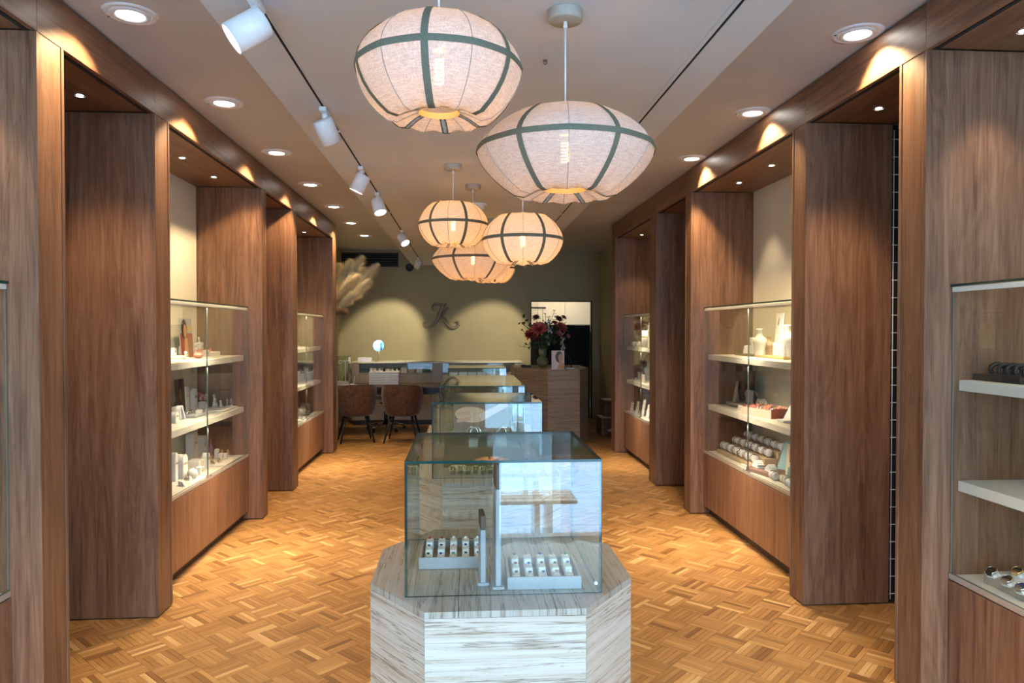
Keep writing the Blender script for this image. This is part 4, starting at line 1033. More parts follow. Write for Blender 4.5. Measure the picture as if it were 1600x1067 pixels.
# --- far cabinets
def hoop_bunch(p, n, R, label, side, mat='gold', grp=None, seed=1):
    R_ = random.Random(seed); t = thing('bangle_bunch', label, 'bangles', p, RZ[side], grp)
    part('bar', MB().box(-.06, .06, -.012, .012, 0, .02, bev=.003).box(-.005, .005, -.005, .005, .0205, .07), M['disp'], t)
    for i in range(n): part('bangle', MB().torus((R_.uniform(-.06, .06), R_.uniform(-.02, .02), .02+R*R_.uniform(.95, 1.6)), R*R_.uniform(.7, 1), .0035, 18, 5, Matrix.Rotation(R_.uniform(.8, 1.9), 3, 'X') @ Matrix.Rotation(R_.uniform(-.8, .8), 3, 'Y')), M[mat], t)
    return t
gl = 'stands in the far left cabinet'; gr = 'stands in the far right cabinet'
hoop_bunch(clampx(put(468, 541, S1), 'L'), 9, .05, 'large bunch of brass bangles on the far left upper shelf', 'L', 'gold', gl, 1)
hoop_bunch(clampx(put(475, 540, S1), 'L'), 6, .04, 'middle bunch of brass bangles on the far left upper shelf', 'L', 'gold', gl, 2)
hoop_bunch(clampx(put(485, 539, S1), 'L'), 5, .03, 'low bunch of brass bangles at the end of the far left upper shelf', 'L', 'gold', gl, 3)
solo('tall_vial', MB().lathe([(.012, 0), (.014, .004), (.012, .10), (.006, .12), (.0001, .15)], 12), M['silver'], 'slim silver vial on the far left upper shelf', 'vial', clampx(put(478, 540, S1), 'L'))
for k, (px, py, h) in enumerate(((466, 597, .13), (472, 595, .09), (480, 594, .15), (487, 592, .13), (491, 591, .09))):
    block(clampx(put(px, py, S2), 'L'), .06, .04, h, ['near-end', 'second', 'tallest', 'fourth', 'far-end'][k] + ' white pendant block on the far left lower shelf', 'L', gl)
for k, (px, py) in enumerate(((468, 655), (476, 648), (484, 643))):
    t = hoop_bunch(clampx(put(px, py, S3), 'L'), 9, .05, ['near-end', 'middle', 'far-end'][k] + ' spray of dark steel bracelets on the far left cabinet base', 'L', 'metal', gl, 10+k)
    part('mat', MB().box(-.09, .09, -.06, .06, -.0003, .004), M['p_dark'], t)
for k, (px, py) in enumerate(((467, 660), (473, 655))): tray(clampx(put(px, py, S3), 'L'), .12, .07, .012, ['nearer', 'farther'][k] + ' pale pad at the front of the far left cabinet base', 'L', gl)
arch(clampx(put(1017, 548, S1), 'R'), .085, .30, .05, 'tall ivory arch stand on the far right upper shelf', 'R', gr, 'disp')
t = thing('display_column', 'round ivory column stand on the far right upper shelf', 'column stand', clampx(put(1007, 545, S1), 'R'))
part('column', MB().lathe([(.05, 0), (.05, .20), (.047, .205), (.0001, .205)], 24), M['disp'], t); part('bracelet', MB().torus((0, 0, .13), .052, .003, 22, 5), M['gold'], t)
roll(clampx(put(991, 542, S1), 'R'), .09, .03, 'ivory bracelet roll at the far end of the far right upper shelf', 'R', gr, 'disp', n=2)
roll(clampx(put(998, 543, S1), 'R'), .10, .032, 'ivory bracelet roll beside the round column stand', 'R', gr, 'disp', n=2)
bust(clampx(put(1013, 594, S2), 'R'), .24, 'white necklace bust on the far right lower shelf', 'R', gr, 'disp_g')
arch(clampx(put(1002, 588, S2), 'R'), .14, .13, .08, 'broad white arch on the far right lower shelf', 'R', gr)
arch(clampx(put(997, 592, S2), 'R'), .07, .10, .05, 'small grey-white arch on the far right lower shelf', 'R', gr)
block(clampx(put(1005, 598, S2), 'R'), .05, .03, .10, 'ivory pendant block before the far right bust', 'R', gr, 'disp')
tray(clampx(put(994, 595, S2), 'R'), .16, .10, .02, 'white pad with silver earrings on the far right lower shelf', 'R', gr, beads=('silver', 3, 6))
for k, (px, py, h) in enumerate(((987, 644, .11), (995, 646, .15), (1004, 650, .20), (1012, 652, .15), (1016, 655, .28))):
    easel(clampx(put(px, py, S3), 'R'), h, ['far-end', 'second', 'middle', 'fourth', 'tall dark near-end'][k] + ' slanted watch bar on the far right cabinet base', 'R', gr, 'disp_g' if k < 4 else 'p_grey', rz=.5, w=.055, n=2)
# --- cabinet at the right photo edge: watches
def watch(p, rz, label, strap, case, dial, grp):
    t = thing('wrist_watch', label, 'watch', p, rz, grp)
    c = MB().lathe([(.0001, 0), (.019, 0), (.021, .003), (.021, .009), (.0185, .0115), (.0175, .0095)], 24, cap=False).xform(Matrix.Translation((0, 0, .026)) @ Matrix.Rotation(.5, 4, 'X'))
    part('case', c, M[case], t)
    part('dial', MB().lathe([(.0175, .0097), (.0001, .0097)], 20, cap=False).xform(Matrix.Translation((0, 0, .026)) @ Matrix.Rotation(.5, 4, 'X')), M[dial], t)
    part('crown', MB().ball((.0225, .0, .031), .003, 8), M[case], t)
    part('cushion', MB().box(-.022, .022, -.014, .030, .0005, .022, bev=.008), M['disp_g'], t)
    vs = []; fs = []
    for i in range(13):
        a = -.5+i/12*(pi+1.3); y = .006+.031*cos(a+pi*.5)*-1; z = .0165+.0162*sin(a-.0)
        y = .004-.030*cos(a-.4); z = .0175+.0165*sin(a+.0)
        vs += [(-.011, y, z), (.011, y, z)]
    for i in range(12): fs.append((2*i, 2*i+1, 2*i+3, 2*i+2))
    part('strap', MB().add(vs, fs, 0, True), M[strap], t)
    return t
M['dial_blue'] = plain('dial_blue', (.02, .03, .12, 1), .2); M['dial_black'] = plain('dial_black', (.015, .014, .014, 1), .2)
p = put(1572, 903, S3)
wt = thing('watch_tray', 'grey tray with white pad holding watches at the right photo edge', 'watch tray', (2.27, 2.55, S3+.0005), -pi/2)
part('rim', MB().box(-.25, .27, -.115, -.10, 0, .045, bev=.002).box(-.25, -.24, -.0995, .0995, 0, .045).box(.26, .27, -.0995, .0995, 0, .045).box(-.25, .27, .10, .115, 0, .045), M['taupe'], wt)
part('pad', MB().box(-.2395, .2595, -.0995, .0995, 0, .036, bev=.003), M['disp_g'], wt)
WG = 'watches on the tray at the right photo edge'
for k, (px, py, st, ca, di, lb) in enumerate(((1550, 903, 'black', 'chrome', 'dial_black', 'steel watch with black dial at the back of the tray'), (1574, 917, 'metal', 'chrome', 'dial_black', 'steel watch with grey bracelet in the middle of the tray'),
        (1590, 903, 'gold', 'gold', 'dial_black', 'gold watch with black dial on the tray'), (1596, 929, 'metal', 'chrome', 'dial_blue', 'steel watch with blue dial at the photo edge'))):
    watch(put(px, py, S3+.0365), -pi/2+.4, lb, st, ca, di, WG)
t = thing('watch_case', 'open black case of dark straps on the upper shelf at the right photo edge', 'watch case', Vector((2.25, at_z(1575, 592, S1).y-.06, S1+.0005)), -pi/2)
part('box', MB().box(-.10, .16, -.08, .08, 0, .028, bev=.003), M['black'], t)
for i in range(5): part('strap', MB().torus((-.06+i*.045, .0, .045), .026, .009, 14, 6, Matrix.Rotation(pi/2, 3, 'Y') @ Matrix.Rotation(.5, 3, 'X')), M['black'], t)
t = thing('black_box', 'tall black box on the lower shelf at the right photo edge', 'box', Vector((2.24, 2.42, S2+.0005)), -pi/2)
part('body', MB().box(-.06, .06, -.06, .06, 0, .15, bev=.004), M['black'], t); part('lid', MB().box(-.062, .062, -.062, .062, .1505, .18, bev=.004), M['black'], t)

# keep every stand inside its own cabinet
bpy.context.view_layer.update()
def bounds(o):
    lo = Vector((9e9,)*3); hi = -lo
    st_ = [o]
    while st_:
        q_ = st_.pop(); st_ += list(q_.children)
        if q_.type == 'MESH':
            for v in q_.data.vertices:
                w_ = q_.matrix_world @ v.co
                for i in range(3): lo[i] = min(lo[i], w_[i]); hi[i] = max(hi[i], w_[i])
    return lo, hi
BAYS = {'L': [(.95, 2.955), (4.228, 6.095), (7.355, 9.315)], 'R': [(.90, 2.9), (4.135, 6.02), (7.384, 9.10)]}
for o in list(COL.objects):
    if o.parent or o.get('category') in (None, 'display cabinet', 'pilaster', 'alcove', 'downlight', 'grid panel') or not (.54 < o.location.z < 1.75) or o.type == 'LIGHT': continue
    if not (1.8 < abs(o.location.x) < 2.6) or o.location.y > 9.6: continue
    sd_ = 'L' if o.location.x < 0 else 'R'; lo, hi = bounds(o)
    base_ = o.location.z < .95
    if sd_ == 'L': a, b = -2.222, (-1.833 if base_ else -1.848)
    else: a, b = (2.098 if base_ else 2.118), 2.501
    if lo.x < a: o.location.x += a-lo.x
    elif hi.x > b: o.location.x += b-hi.x
    y0, y1 = min(BAYS[sd_], key=lambda r: 0 if r[0] < o.location.y < r[1] else min(abs(o.location.y-r[0]), abs(o.location.y-r[1])))
    if lo.y < y0+.006: o.location.y += y0+.006-lo.y
    elif hi.y > y1-.006: o.location.y += y1-.006-hi.y

# ------------------------------------------------------------------ rear of the shop
# wall emblem: a flowing letter K in relief
lg = thing('wall_emblem', 'bronze-coloured curly letter K emblem on the olive back wall', 'emblem', at_y(690, 495, YB-.001))
def lp(u, v):
    q = at_y(650+u/17.79, 460+v/17.79, YB-.02); return Vector((q.x, 0, q.z))
def smooth(pts, n=8):
    out = []
    P = [pts[0]]+pts+[pts[-1]]
    for i in range(1, len(P)-2):
        for k in range(n):
            t_ = k/n; a, b, c, d = P[i-1], P[i], P[i+1], P[i+2]
            out.append(tuple(.5*((2*b[j])+(-a[j]+c[j])*t_+(2*a[j]-5*b[j]+4*c[j]-d[j])*t_*t_+(-a[j]+3*b[j]-3*c[j]+d[j])*t_**3) for j in range(len(b))))
    out.append(pts[-1]); return out
STR = [[(845, 240, 9), (800, 275, 26), (745, 330, 34), (700, 440, 40), (640, 590, 46), (565, 745, 40), (455, 865, 28), (335, 915, 22), (245, 880, 24), (215, 805, 22), (275, 750, 8)],
       [(790, 300, 22), (700, 285, 34), (590, 258, 26), (490, 285, 24), (448, 365, 22), (475, 425, 18), (535, 430, 8)],
       [(690, 690, 10), (730, 600, 26), (780, 500, 32), (830, 415, 28), (890, 388, 20), (955, 432, 8)],
       [(700, 690, 12), (770, 690, 40), (830, 770, 44), (900, 865, 40), (1000, 925, 32), (1110, 915, 30), (1185, 845, 28), (1165, 755, 24), (1085, 765, 8)]]
for st in STR:
    sm = smooth(st); b0 = lg.location
    pts = [lp(u, v)-Vector((b0.x, 0, b0.z)) for u, v, w in sm]
    mb = MB().tube(pts, [w*.00080 for u, v, w in sm], 10)
    mb.v = [(x, y*.8-.03, z) for x, y, z in mb.v]
    part('stroke', mb, M['logo'], lg)
# vent and speaker high on the back wall
vt = thing('air_vent', 'long black slatted air vent high on the back wall', 'vent', (-1.65, YB, 2.82))
x0, x1, z0, z1 = -2.13, -1.145, 2.70, 2.945
fr = MB().box(x0, x1, YB-.02, YB-.001, z1-.025, z1).box(x0, x1, YB-.02, YB-.001, z0, z0+.025).box(x0, x0+.025, YB-.02, YB-.001, z0+.0255, z1-.0255).box(x1-.025, x1, YB-.02, YB-.001, z0+.0255, z1-.0255)
part('frame', fr, M['grille'], vt, True); part('backing', MB().box(x0+.026, x1-.026, YB-.004, YB-.001, z0+.026, z1-.026), M['dark_gap'], vt, True)
for k in range(4): part('slat', MB().box(x0+.026, x1-.026, YB-.019, YB-.006, z0+.045+k*.045, z0+.060+k*.045), M['brown'] if k == 2 else M['grille'], vt, True)
q = at_y(640, 418, YB)
spk = thing('wall_speaker', 'small round black speaker on the back wall beside the ceiling panel', 'speaker', (q.x, YB, q.z))
Rx = Matrix.Rotation(pi/2, 4, 'X')
part('housing', MB().lathe([(.066, .001), (.066, .03), (.058, .038)], 28, cap=False).xform(Rx), M['black'], spk); part('cone', MB().lathe([(.058, .036), (.03, .022), (.0001, .026)], 24, cap=False).xform(Rx), M['grille'], spk)

# back counter with glass-fronted display drawers
bc = thing('back_counter', 'long low taupe counter with glass display windows along the back wall', 'counter', (-.4, 12.3, 0))
CX0, CX1, CYF = -1.87, .99, 12.0
M['taupe_lac'] = plain('taupe_lacquer', (.42, .35, .27, 1), .5); M['ivory_top'] = plain('ivory_top', (.70, .66, .52, 1), .4)
part('top', MB().box(CX0-.01, CX1+.01, CYF-.01, 12.595, 1.035, 1.06, bev=.004), M['ivory_top'], bc, True)
part('body', MB().box(CX0, CX1, CYF+.16, 12.59, .02, 1.034), M['taupe_lac'], bc, True)
part('plinth', MB().box(CX0+.02, CX1-.02, CYF+.05, CYF+.155, 0, .08), M['plinth'], bc, True)
for a, b in ((CX0, -1.75), (-.54, -.36), (.86, CX1)): part('stile', MB().box(a, b, CYF, CYF+.158, .082, 1.034, bev=.002), M['taupe_lac'], bc, True)
for a, b in ((-1.749, -.541), (-.359, .859)):
    part('display_floor', MB().box(a, b, CYF+.004, CYF+.158, .86, .875), M['taupe_lac'], bc, True)
    part('glass_front', pane(MB(), a, b, CYF+.004, CYF+.010, .8755, 1.034, 'y'), [M['glass_cab'], M['glass_edge']], bc, True)
    for k in range(3):
        z = .085+k*.258; dr = part('drawer', MB().box(a+.002, b-.002, CYF+.004, CYF+.155, z, z+.254, bev=.002), M['taupe_lac'], bc, True)
        part('handle', MB().box((a+b)/2-.12, (a+b)/2+.12, CYF-.008, CYF+.0035, z+.225, z+.235), M['metal'], dr, True)
M['green_box'] = plain('green_box', (.05, .11, .06, 1), .5)
for k in range(9):
    x = -1.66+k*.13; c = [M['green_box'], M['disp'], M['p_grey'], M['disp'], M['green_box'], M['disp'], M['tan'], M['disp'], M['green_box']][k]
    t = thing('jewellery_box', ['leftmost', 'second', 'third', 'fourth', 'fifth', 'sixth', 'seventh', 'eighth', 'rightmost'][k] + ' small box behind the back counter glass', 'box', (x, CYF+.05, .8755), 0, 'boxes in the back counter window')
    part('body', MB().box(-.05, .05, 0, .07, 0, .05+.02*(k % 3)), c, t); part('lid', MB().box(-.051, .051, -.001, .071, .0505+.02*(k % 3), .062+.02*(k % 3), bev=.002), c, t)
q = at_y(570, 565, 12.14)
for k in range(3): solo('paper_stack', MB().box(-.11, .11, -.08, .08, 0, .022, bev=.002), M['p_tag'], ['lowest', 'middle', 'topmost'][k] + ' lilac-white folder stacked on the back counter', 'folder', (q.x, 12.15, 1.0605+k*.0225), .05*(k-1), 'folders on the back counter')
# round mirror
q = at_y(591, 540, 12.1)
mr = thing('table_mirror', 'round pale blue mirror on a stand on the back counter', 'mirror', (q.x, 12.15, 1.0605))
hz = q.z-1.0605
part('foot', MB().lathe([(.07, 0), (.07, .01), (.01, .016)], 24), M['metal'], mr); part('stem', MB().tube([(0, 0, .012), (0, 0, hz-.09)], .007, 8), M['metal'], mr)
A = Matrix.Translation((0, 0, hz)) @ Matrix.Rotation(pi/2+.01, 4, 'X')
part('rim', MB().lathe([(.093, -.006), (.099, -.004), (.099, .006), (.093, .009)], 36, cap=False).xform(A), M['chrome'], mr)
M['mirror'] = plain('mirror_silvering', (.42, .62, .85, 1), .03, 1.0); mr.rotation_euler = (0, 0, radians(9.5))
part('mirror_face', MB().lathe([(.0001, .0075), (.0925, .0075)], 36, cap=False).xform(A), M['mirror'], mr)
part('back', MB().lathe([(.0925, -.0045), (.05, -.02), (.0001, -.025)], 30, cap=False).xform(A), M['taupe'], mr)
# desk
dk = thing('desk', 'long dark wooden desk behind the two velvet chairs', 'desk', (-1.2, 11.1, 0))
DKX0, DKX1, DY0, DY1 = -2.12, -.34, 10.78, 11.5
part('top', MB().box(DKX0, DKX1, DY0, DY1, .715, .745, bev=.003), M['desk'], dk, True)
part('apron', MB().box(DKX0+.02, DKX1-.02, DY0+.03, DY1-.03, .62, .7145), M['black'], dk, True)
for x in (DKX0+.03, DKX1-.07): part('leg', MB().box(x, x+.04, DY0+.04, DY1-.04, 0, .619), M['taupe_lac'], dk, True)
for k in range(6):
    c = at_y(601, 590, 11.2)
    solo('white_tray', MB().box(-.23, .23, -.14, .14, .002, .033, bev=.006).box(-.215, .215, -.125, .125, 0, .0018), M['disp_g'], 'white stacking tray on the desk, ' + ['lowest of the stack', 'second from below', 'third from below', 'fourth from below', 'fifth from below', 'topmost of the stack'][k], 'tray', (c.x, 11.22, .7455+k*.0345), 0, 'white trays stacked on the desk')
ZT = .7455+6*.0345
for k in range(7):
    t = thing('ring_cone', ['first', 'second', 'third', 'fourth', 'fifth', 'sixth', 'seventh'][k] + ' small ring cone from the left on top of the tray stack', 'ring cone', (c.x-.2+k*.066, 11.14, ZT), 0, 'ring cones on the tray stack')
    dkc = M['black'] if k in (3,) else M['disp_g']
    part('cone', MB().lathe([(.018, 0), (.018, .006), (.004, .04+.025*(k == 3)), (.0001, .042+.025*(k == 3))], 14, cap=False), dkc, t); part('ring', MB().torus((0, 0, .02), .0125, .0015, 14, 5), M['silver'], t)
solo('notebook', MB().box(-.06, .06, -.04, .04, 0, .012, bev=.002), M['black'], 'small dark notebook lying on the desk', 'notebook', (at_y(570, 599, 11.1).x, 11.0, .7455), .2)
# small vitrine on the desk
a, b = at_y(521, 600, 11.1).x, at_y(546, 600, 11.1).x
dv = thing('desk_vitrine', 'small upright glass case at the left end of the desk', 'glass display case', ((a+b)/2, 11.12, .7455))
ms = [M['glass'], M['glass_edge_pale']]; w = max(.10, (b-a)/2); zz = .45
part('base', MB().box(-w, w, -.12, .12, 0, .05, bev=.003), M['disp_g'], dv)
part('front_pane', pane(MB(), -w, w, -.12, -.115, .0505, zz-.0055, 'y'), ms, dv); part('back_pane', pane(MB(), -w, w, .115, .12, .0505, zz-.0055, 'y'), ms, dv)
for sx in (-1, 1): part('side_pane', pane(MB(), sx*w-.0025, sx*w+.0025, -.1145, .1145, .0505, zz-.0055, 'x'), ms, dv)
part('top_pane', pane(MB(), -w-.003, w+.003, -.12, .12, zz-.005, zz, 'z'), ms, dv)
tb = thing('necklace_t_bar', 'white T-bar jewellery stand beside the small glass case', 'jewellery stand', (at_y(540, 600, 10.9).x, 10.88, .7455))
part('base', MB().box(-.045, .045, -.03, .03, 0, .02, bev=.003), M['disp_g'], tb); part('post', MB().box(-.006, .006, -.006, .006, .0205, .37), M['disp_g'], tb); part('bar', MB().tube([(-.06, 0, .375), (.05, 0, .375)], .008, 8).torus((-.075, 0, .365), .022, .006, 16, 6, Matrix.Rotation(pi/2, 3, 'X')).ball((.05, 0, .375), .014, 10), M['disp_g'], tb)
tp = thing('earring_easel', 'small white slanted stand at the foot of the T-bar', 'earring stand', (at_y(553, 600, 10.9).x, 10.9, .7455))
part('foot', MB().box(-.05, .03, -.03, .03, 0, .03, bev=.004), M['disp_g'], tp); part('board', MB().box(-.01, .002, -.02, .02, .0305, .14).xform(Matrix.Rotation(.12, 4, 'Y')), M['disp_g'], tp)

# tub chairs
def tub_chair(x, y, rz, label):
    t = thing('tub_chair', label, 'chair', (x, y, 0), rz, 'brown velvet tub chairs at the desk')
    n = 30; A0 = radians(118); vs = []; fs = []; lev = 8
    def P_(th, s_, inner):
        # s_ 0 bottom .. 1 top
        k = abs(th)/A0; top = .82-.145*k**3.2; bot = .385+.02*k
        z = bot+(top-bot)*s_
        fl = .80+.20*min(1, s_*1.6)**.7
        e = .75 if s_ > .93 else 1
        rx, ry = .292*fl, .275*fl
        if inner: rx -= .055; ry -= .055
        if s_ > .9 and not inner: rx -= .012*(s_-.9)/.1; ry -= .012*(s_-.9)/.1
        q = th-pi/2; c_, s2 = cos(q), sin(q)
        pw = .78
        return (math.copysign(abs(c_)**pw, c_)*rx, math.copysign(abs(s2)**pw, s2)*ry, z)
    ring = [(0, .0), (0, .15), (0, .35), (0, .6), (0, .8), (0, .93), (0, 1.0), (1, 1.0), (1, .93), (1, .7), (1, .4), (1, .15), (1, 0)]
    m_ = len(ring)
    for i in range(n+1):
        th = -A0+2*A0*i/n
        kk = min(1, (n/2-abs(i-n/2))/3)
        for inner, s_ in ring:
            vs.append(P_(th, s_*(0.86+.14*math.sqrt(max(0, 1-(1-kk)**2))), inner))
    for i in range(n):
        for j in range(m_): fs.append((i*m_+j, (i+1)*m_+j, (i+1)*m_+(j+1) % m_, i*m_+(j+1) % m_))
    fs += [tuple(range(m_)), tuple(n*m_+j for j in range(m_))[::-1]]
    part('backrest', MB().add(vs, fs, 0, True), M['velvet'], t)
    part('piping', MB().tube([P_(-A0*.97+2*A0*.97*i/n, 1.0, 0)[:2]+(P_(-A0*.97+2*A0*.97*i/n, 1.0, 0)[2]+.003,) for i in range(n+1)], .005, 6), M['velvet'], t)
    part('seat', MB().lathe([(.0001, .375), (.20, .375), (.225, .395), (.232, .44), (.215, .468), (.12, .478), (.0001, .48)], 30, (0, .02, 0), cap=False), M['velvet'], t)
    for sx, sy in ((-1, -1), (1, -1), (1, 1), (-1, 1)):
        part('leg', MB().tube([(sx*.15, sy*.14+.01, .374), (sx*.235, sy*.225+.01, .0)], [.020, .011], 10), M['black'], t)
tub_chair(at_z(558, 688, 0).x, 10.28, radians(14), 'brown velvet tub chair half hidden by the left pilaster')
tub_chair(at_z(630, 688, 0).x, 10.25, radians(-4), 'brown velvet tub chair nearest the vitrines')
oc = thing('office_chair', 'office chair with white seat and chrome star base under the desk', 'office chair', (at_z(606, 668, 0).x, 11.40, 0))
part('seat', MB().box(-.24, .24, -.23, .23, .46, .54, bev=.035), M['disp_g'], oc); part('column', MB().lathe([(.028, .10), (.028, .30), (.02, .301), (.02, .455)], 14), M['black'], oc); part('mechanism', MB().box(-.09, .09, -.07, .07, .425, .459, bev=.006), M['black'], oc)
for k in range(5):
    a_ = radians(20+72*k); ax, ay = cos(a_), sin(a_)
    ar_ = part('base_arm', MB().tube([(0, 0, .11), (.15*ax, .15*ay, .105), (.30*ax, .30*ay, .072)], [.024, .02, .014], 8), M['chrome'], oc)
    part('caster', MB().lathe([(.027, -.014), (.027, .014)], 14).xform(Matrix.Translation((.30*ax, .30*ay, .0275)) @ Matrix.Rotation(a_, 4, 'Z') @ Matrix.Rotation(pi/2, 4, 'X')), M['black'], ar_)
# pampas grass in a floor vase
pv = thing('floor_vase', 'tall floor vase behind the last left pilaster', 'vase', (-1.90, 10.05, 0))
part('body', MB().lathe([(.0001, 0), (.11, 0), (.13, .05), (.15, .45), (.13, .95), (.075, 1.25), (.07, 1.42), (.085, 1.5), (.075, 1.5), (.06, 1.42), (.06, .9)], 28, cap=False), M['taupe'], pv)
M['pampas'] = plain('pampas_plume', (.90, .78, .52, 1), .9, noise=.15, nscale=12); M['pampas_d'] = plain('pampas_plume_brown', (.33, .20, .10, 1), .9, noise=.2)
pg = thing('pampas_grass', 'bouquet of golden pampas grass plumes leaning out behind the left pilaster', 'dried grass', (-1.90, 10.05, 1.52))
def plume(tip, base, r, mat, seed):
    R_ = random.Random(seed); tip = Vector(tip); base = Vector(base); mid = (tip+base)/2+Vector((0, 0, .06))
    B = lambda s_: base*(1-s_)**2+mid*2*s_*(1-s_)+tip*s_*s_
    st = part('stem', MB().tube([(0, 0, -.3), tuple(base*.5), tuple(base)]+[tuple(B(i/6)) for i in range(1, 6)], .0035, 5), mat, pg)
    vs = []; fs = []
    for i in range(4200):
        s_ = R_.random()**.85; p = B(s_); tg = (B(min(1, s_+.05))-B(max(0, s_-.05))).normalized()
        rd = Vector((R_.gauss(0, 1), R_.gauss(0, 1), R_.gauss(0, 1))); rd -= tg*rd.dot(tg); rd.normalize()
        L = r*(.35+1.15*R_.random()**1.5)*(math.sin(pi*min(1, .12+s_*.86))**.6)
        d = (tg*.8+rd*(.3+.7*R_.random())).normalized(); p1 = p+d*L*.55; p2 = p+d*L+tg*L*.35+Vector((0, 0, -L*.22))
        w_ = d.cross(rd).normalized()*(.0009+.0010*R_.random()) if d.cross(rd).length > 1e-4 else Vector((.001, 0, 0))
        o = len(vs); vs += [p-w_*.5, p+w_*.5, p1+w_, p1-w_, p2]
        fs += [(o, o+1, o+2, o+3), (o+3, o+2, o+4)]
    pl_ = part('plume', MB().add(vs, fs), mat, st); pl_['kind'] = 'stuff'
def P10(px, py, y=10.05): return at_y(px, py, y)-Vector((-1.90, 10.05, 1.52))
for k, (px, py, bx_, by_, r, y, mt) in enumerate(((590, 414, 538, 470, .13, 10.0, 0), (566, 402, 530, 468, .14, 10.1, 0), (548, 408, 525, 470, .14, 10.15, 0), (577, 438, 528, 486, .13, 9.95, 0), (560, 458, 524, 482, .12, 9.95, 0), (545, 470, 520, 488, .10, 10.0, 0), (538, 488, 520, 494, .08, 9.95, 1), (530, 415, 515, 470, .13, 10.15, 0), (572, 424, 532, 470, .14, 10.05, 0), (556, 432, 522, 472, .14, 9.92, 0))):
    plume(P10(px, py, y), P10(bx_, by_, y), r, M['pampas_d'] if mt else M['pampas'], 20+k)

# stone counter, vase of flowers
a, b, c_, d = at_z(856, 577.5, 1.04), at_z(906, 577, 1.04), at_z(919, 574.5, 1.04), at_z(804, 574.5, 1.04)
pedestal([(a.x, a.y), (b.x, b.y), (c_.x, c_.y), (c_.x, 11.2), (d.x, 11.2), (d.x, d.y)], 1.04, 'tall brown travertine counter with flowers beside the doorway', M['stone_brown'], M['stone_brown'])
ZK = 1.0405
q = at_z(848, 572, ZK)
vz = thing('flower_vase', 'bulbous olive glass vase on the stone counter', 'vase', (q.x, q.y, ZK))
M['vase_glass'] = plain('olive_vase_glass', (.30, .29, .14, 1), .12, 0, Transmission_Weight=.35)
part('body', MB().lathe([(.0001, 0), (.05, 0), (.085, .03), (.096, .07), (.085, .11), (.05, .14), (.042, .148), (.058, .16), (.060, .27), (.055, .27), (.054, .165), (.035, .15)], 30, cap=False), M['vase_glass'], vz)
part('water_band', MB().torus((0, 0, .15), .044, .005, 26, 6), M['vase_glass'], vz)
bq = thing('bouquet', 'bouquet of red and pink flowers in the olive vase', 'flowers', (q.x, q.y, ZK+.26))
FM = dict(red=plain('petal_red', (.42, .035, .03, 1), .6, noise=.2), coral=plain('petal_coral', (.62, .12, .09, 1), .6, noise=.2), pink=plain('petal_pink', (.55, .16, .18, 1), .6), white=plain('petal_white', (.72, .68, .60, 1), .6), wine=plain('petal_wine', (.16, .02, .025, 1), .6), ora=plain('petal_orange', (.6, .22, .05, 1), .6), leaf=plain('leaf_green', (.045, .085, .025, 1), .6, noise=.3), leaf2=plain('leaf_olive', (.16, .18, .05, 1), .6, noise=.2), stem=plain('stem_green', (.06, .09, .03, 1), .6))
def leaf_mesh(mb, p, d, L, w_, up=Vector((0, 0, 1))):
    d = d.normalized(); s_ = d.cross(up); s_ = s_.normalized() if s_.length > .01 else Vector((1, 0, 0)); nn = s_.cross(d)
    mb.add([p, p+d*L*.35+s_*w_*.8+nn*L*.06, p+d*L*.7+s_*w_*.7+nn*L*.05, p+d*L-nn*L*.05, p+d*L*.7-s_*w_*.7+nn*L*.05, p+d*L*.35-s_*w_*.8+nn*L*.06, p+d*L*.5], [(0, 1, 6), (1, 2, 6), (2, 3, 6), (3, 4, 6), (4, 5, 6), (5, 0, 6)], 0, True)
def FP(px, py, dy=0): return at_y(px, py, q.y+dy)-bq.location
def stem_to(p, par=None): return part('stem', MB().tube([(0, 0, -.2), (p.x*.25, p.y*.25, p.z*.45), tuple(p)], .003, 5), FM['stem'], bq)
def bloom(px, py, r, mt, dy=0, n=34, seed=0):
    r *= 1.45; n = int(n*1.5)
    R_ = random.Random(seed); p = FP(px, py, dy); s_ = stem_to(p); ax = (p+Vector((0, -.35, .1))).normalized()
    mb = MB()
    for i in range(n):
        f = i/n; a_ = i*2.4; e = .15+1.25*f; u_ = ax.orthogonal().normalized(); v_ = ax.cross(u_)
        d_ = (ax*cos(e)+(u_*cos(a_)+v_*sin(a_))*sin(e)); leaf_mesh(mb, p, d_, r*(.6+.4*f+.1*R_.random()), r*.20, ax)
    part('flower', mb, FM[mt], s_)
bloom(842, 516, .105, 'coral', -.10, 44, 1); bloom(876, 513, .085, 'coral', -.05, 34, 2); bloom(829, 524, .075, 'red', -.06, 30, 3); bloom(838, 498, .06, 'wine', .02, 26, 4); bloom(872, 500, .065, 'wine', .03, 28, 5); bloom(880, 497, .045, 'red', 0, 22, 6); bloom(887, 526, .035, 'pink', -.05, 18, 7); bloom(873, 522, .05, 'pink', -.1, 22, 8); bloom(818, 506, .03, 'ora', 0, 16, 9); bloom(839, 530, .045, 'wine', -.08, 22, 10); bloom(816, 516, .02, 'pink', -.02, 12, 11); bloom(866, 506, .05, 'red', .05, 22, 12)
def raceme(pts, mt, r, seed):
    R_ = random.Random(seed); P_ = [FP(*p_) for p_ in pts]; s_ = stem_to(P_[0]); mb = MB()
    for i in range(26):
        f = R_.random()*(len(P_)-1); k = int(f); p = P_[k].lerp(P_[min(k+1, len(P_)-1)], f-k)+Vector((R_.gauss(0, .014), R_.gauss(0, .014), R_.gauss(0, .01)))
        for j in range(4): leaf_mesh(mb, p, Vector((R_.gauss(0, 1), R_.gauss(0, 1)-.6, R_.gauss(0, 1))), r, r*.35)
    part('flower', mb, FM[mt], s_)
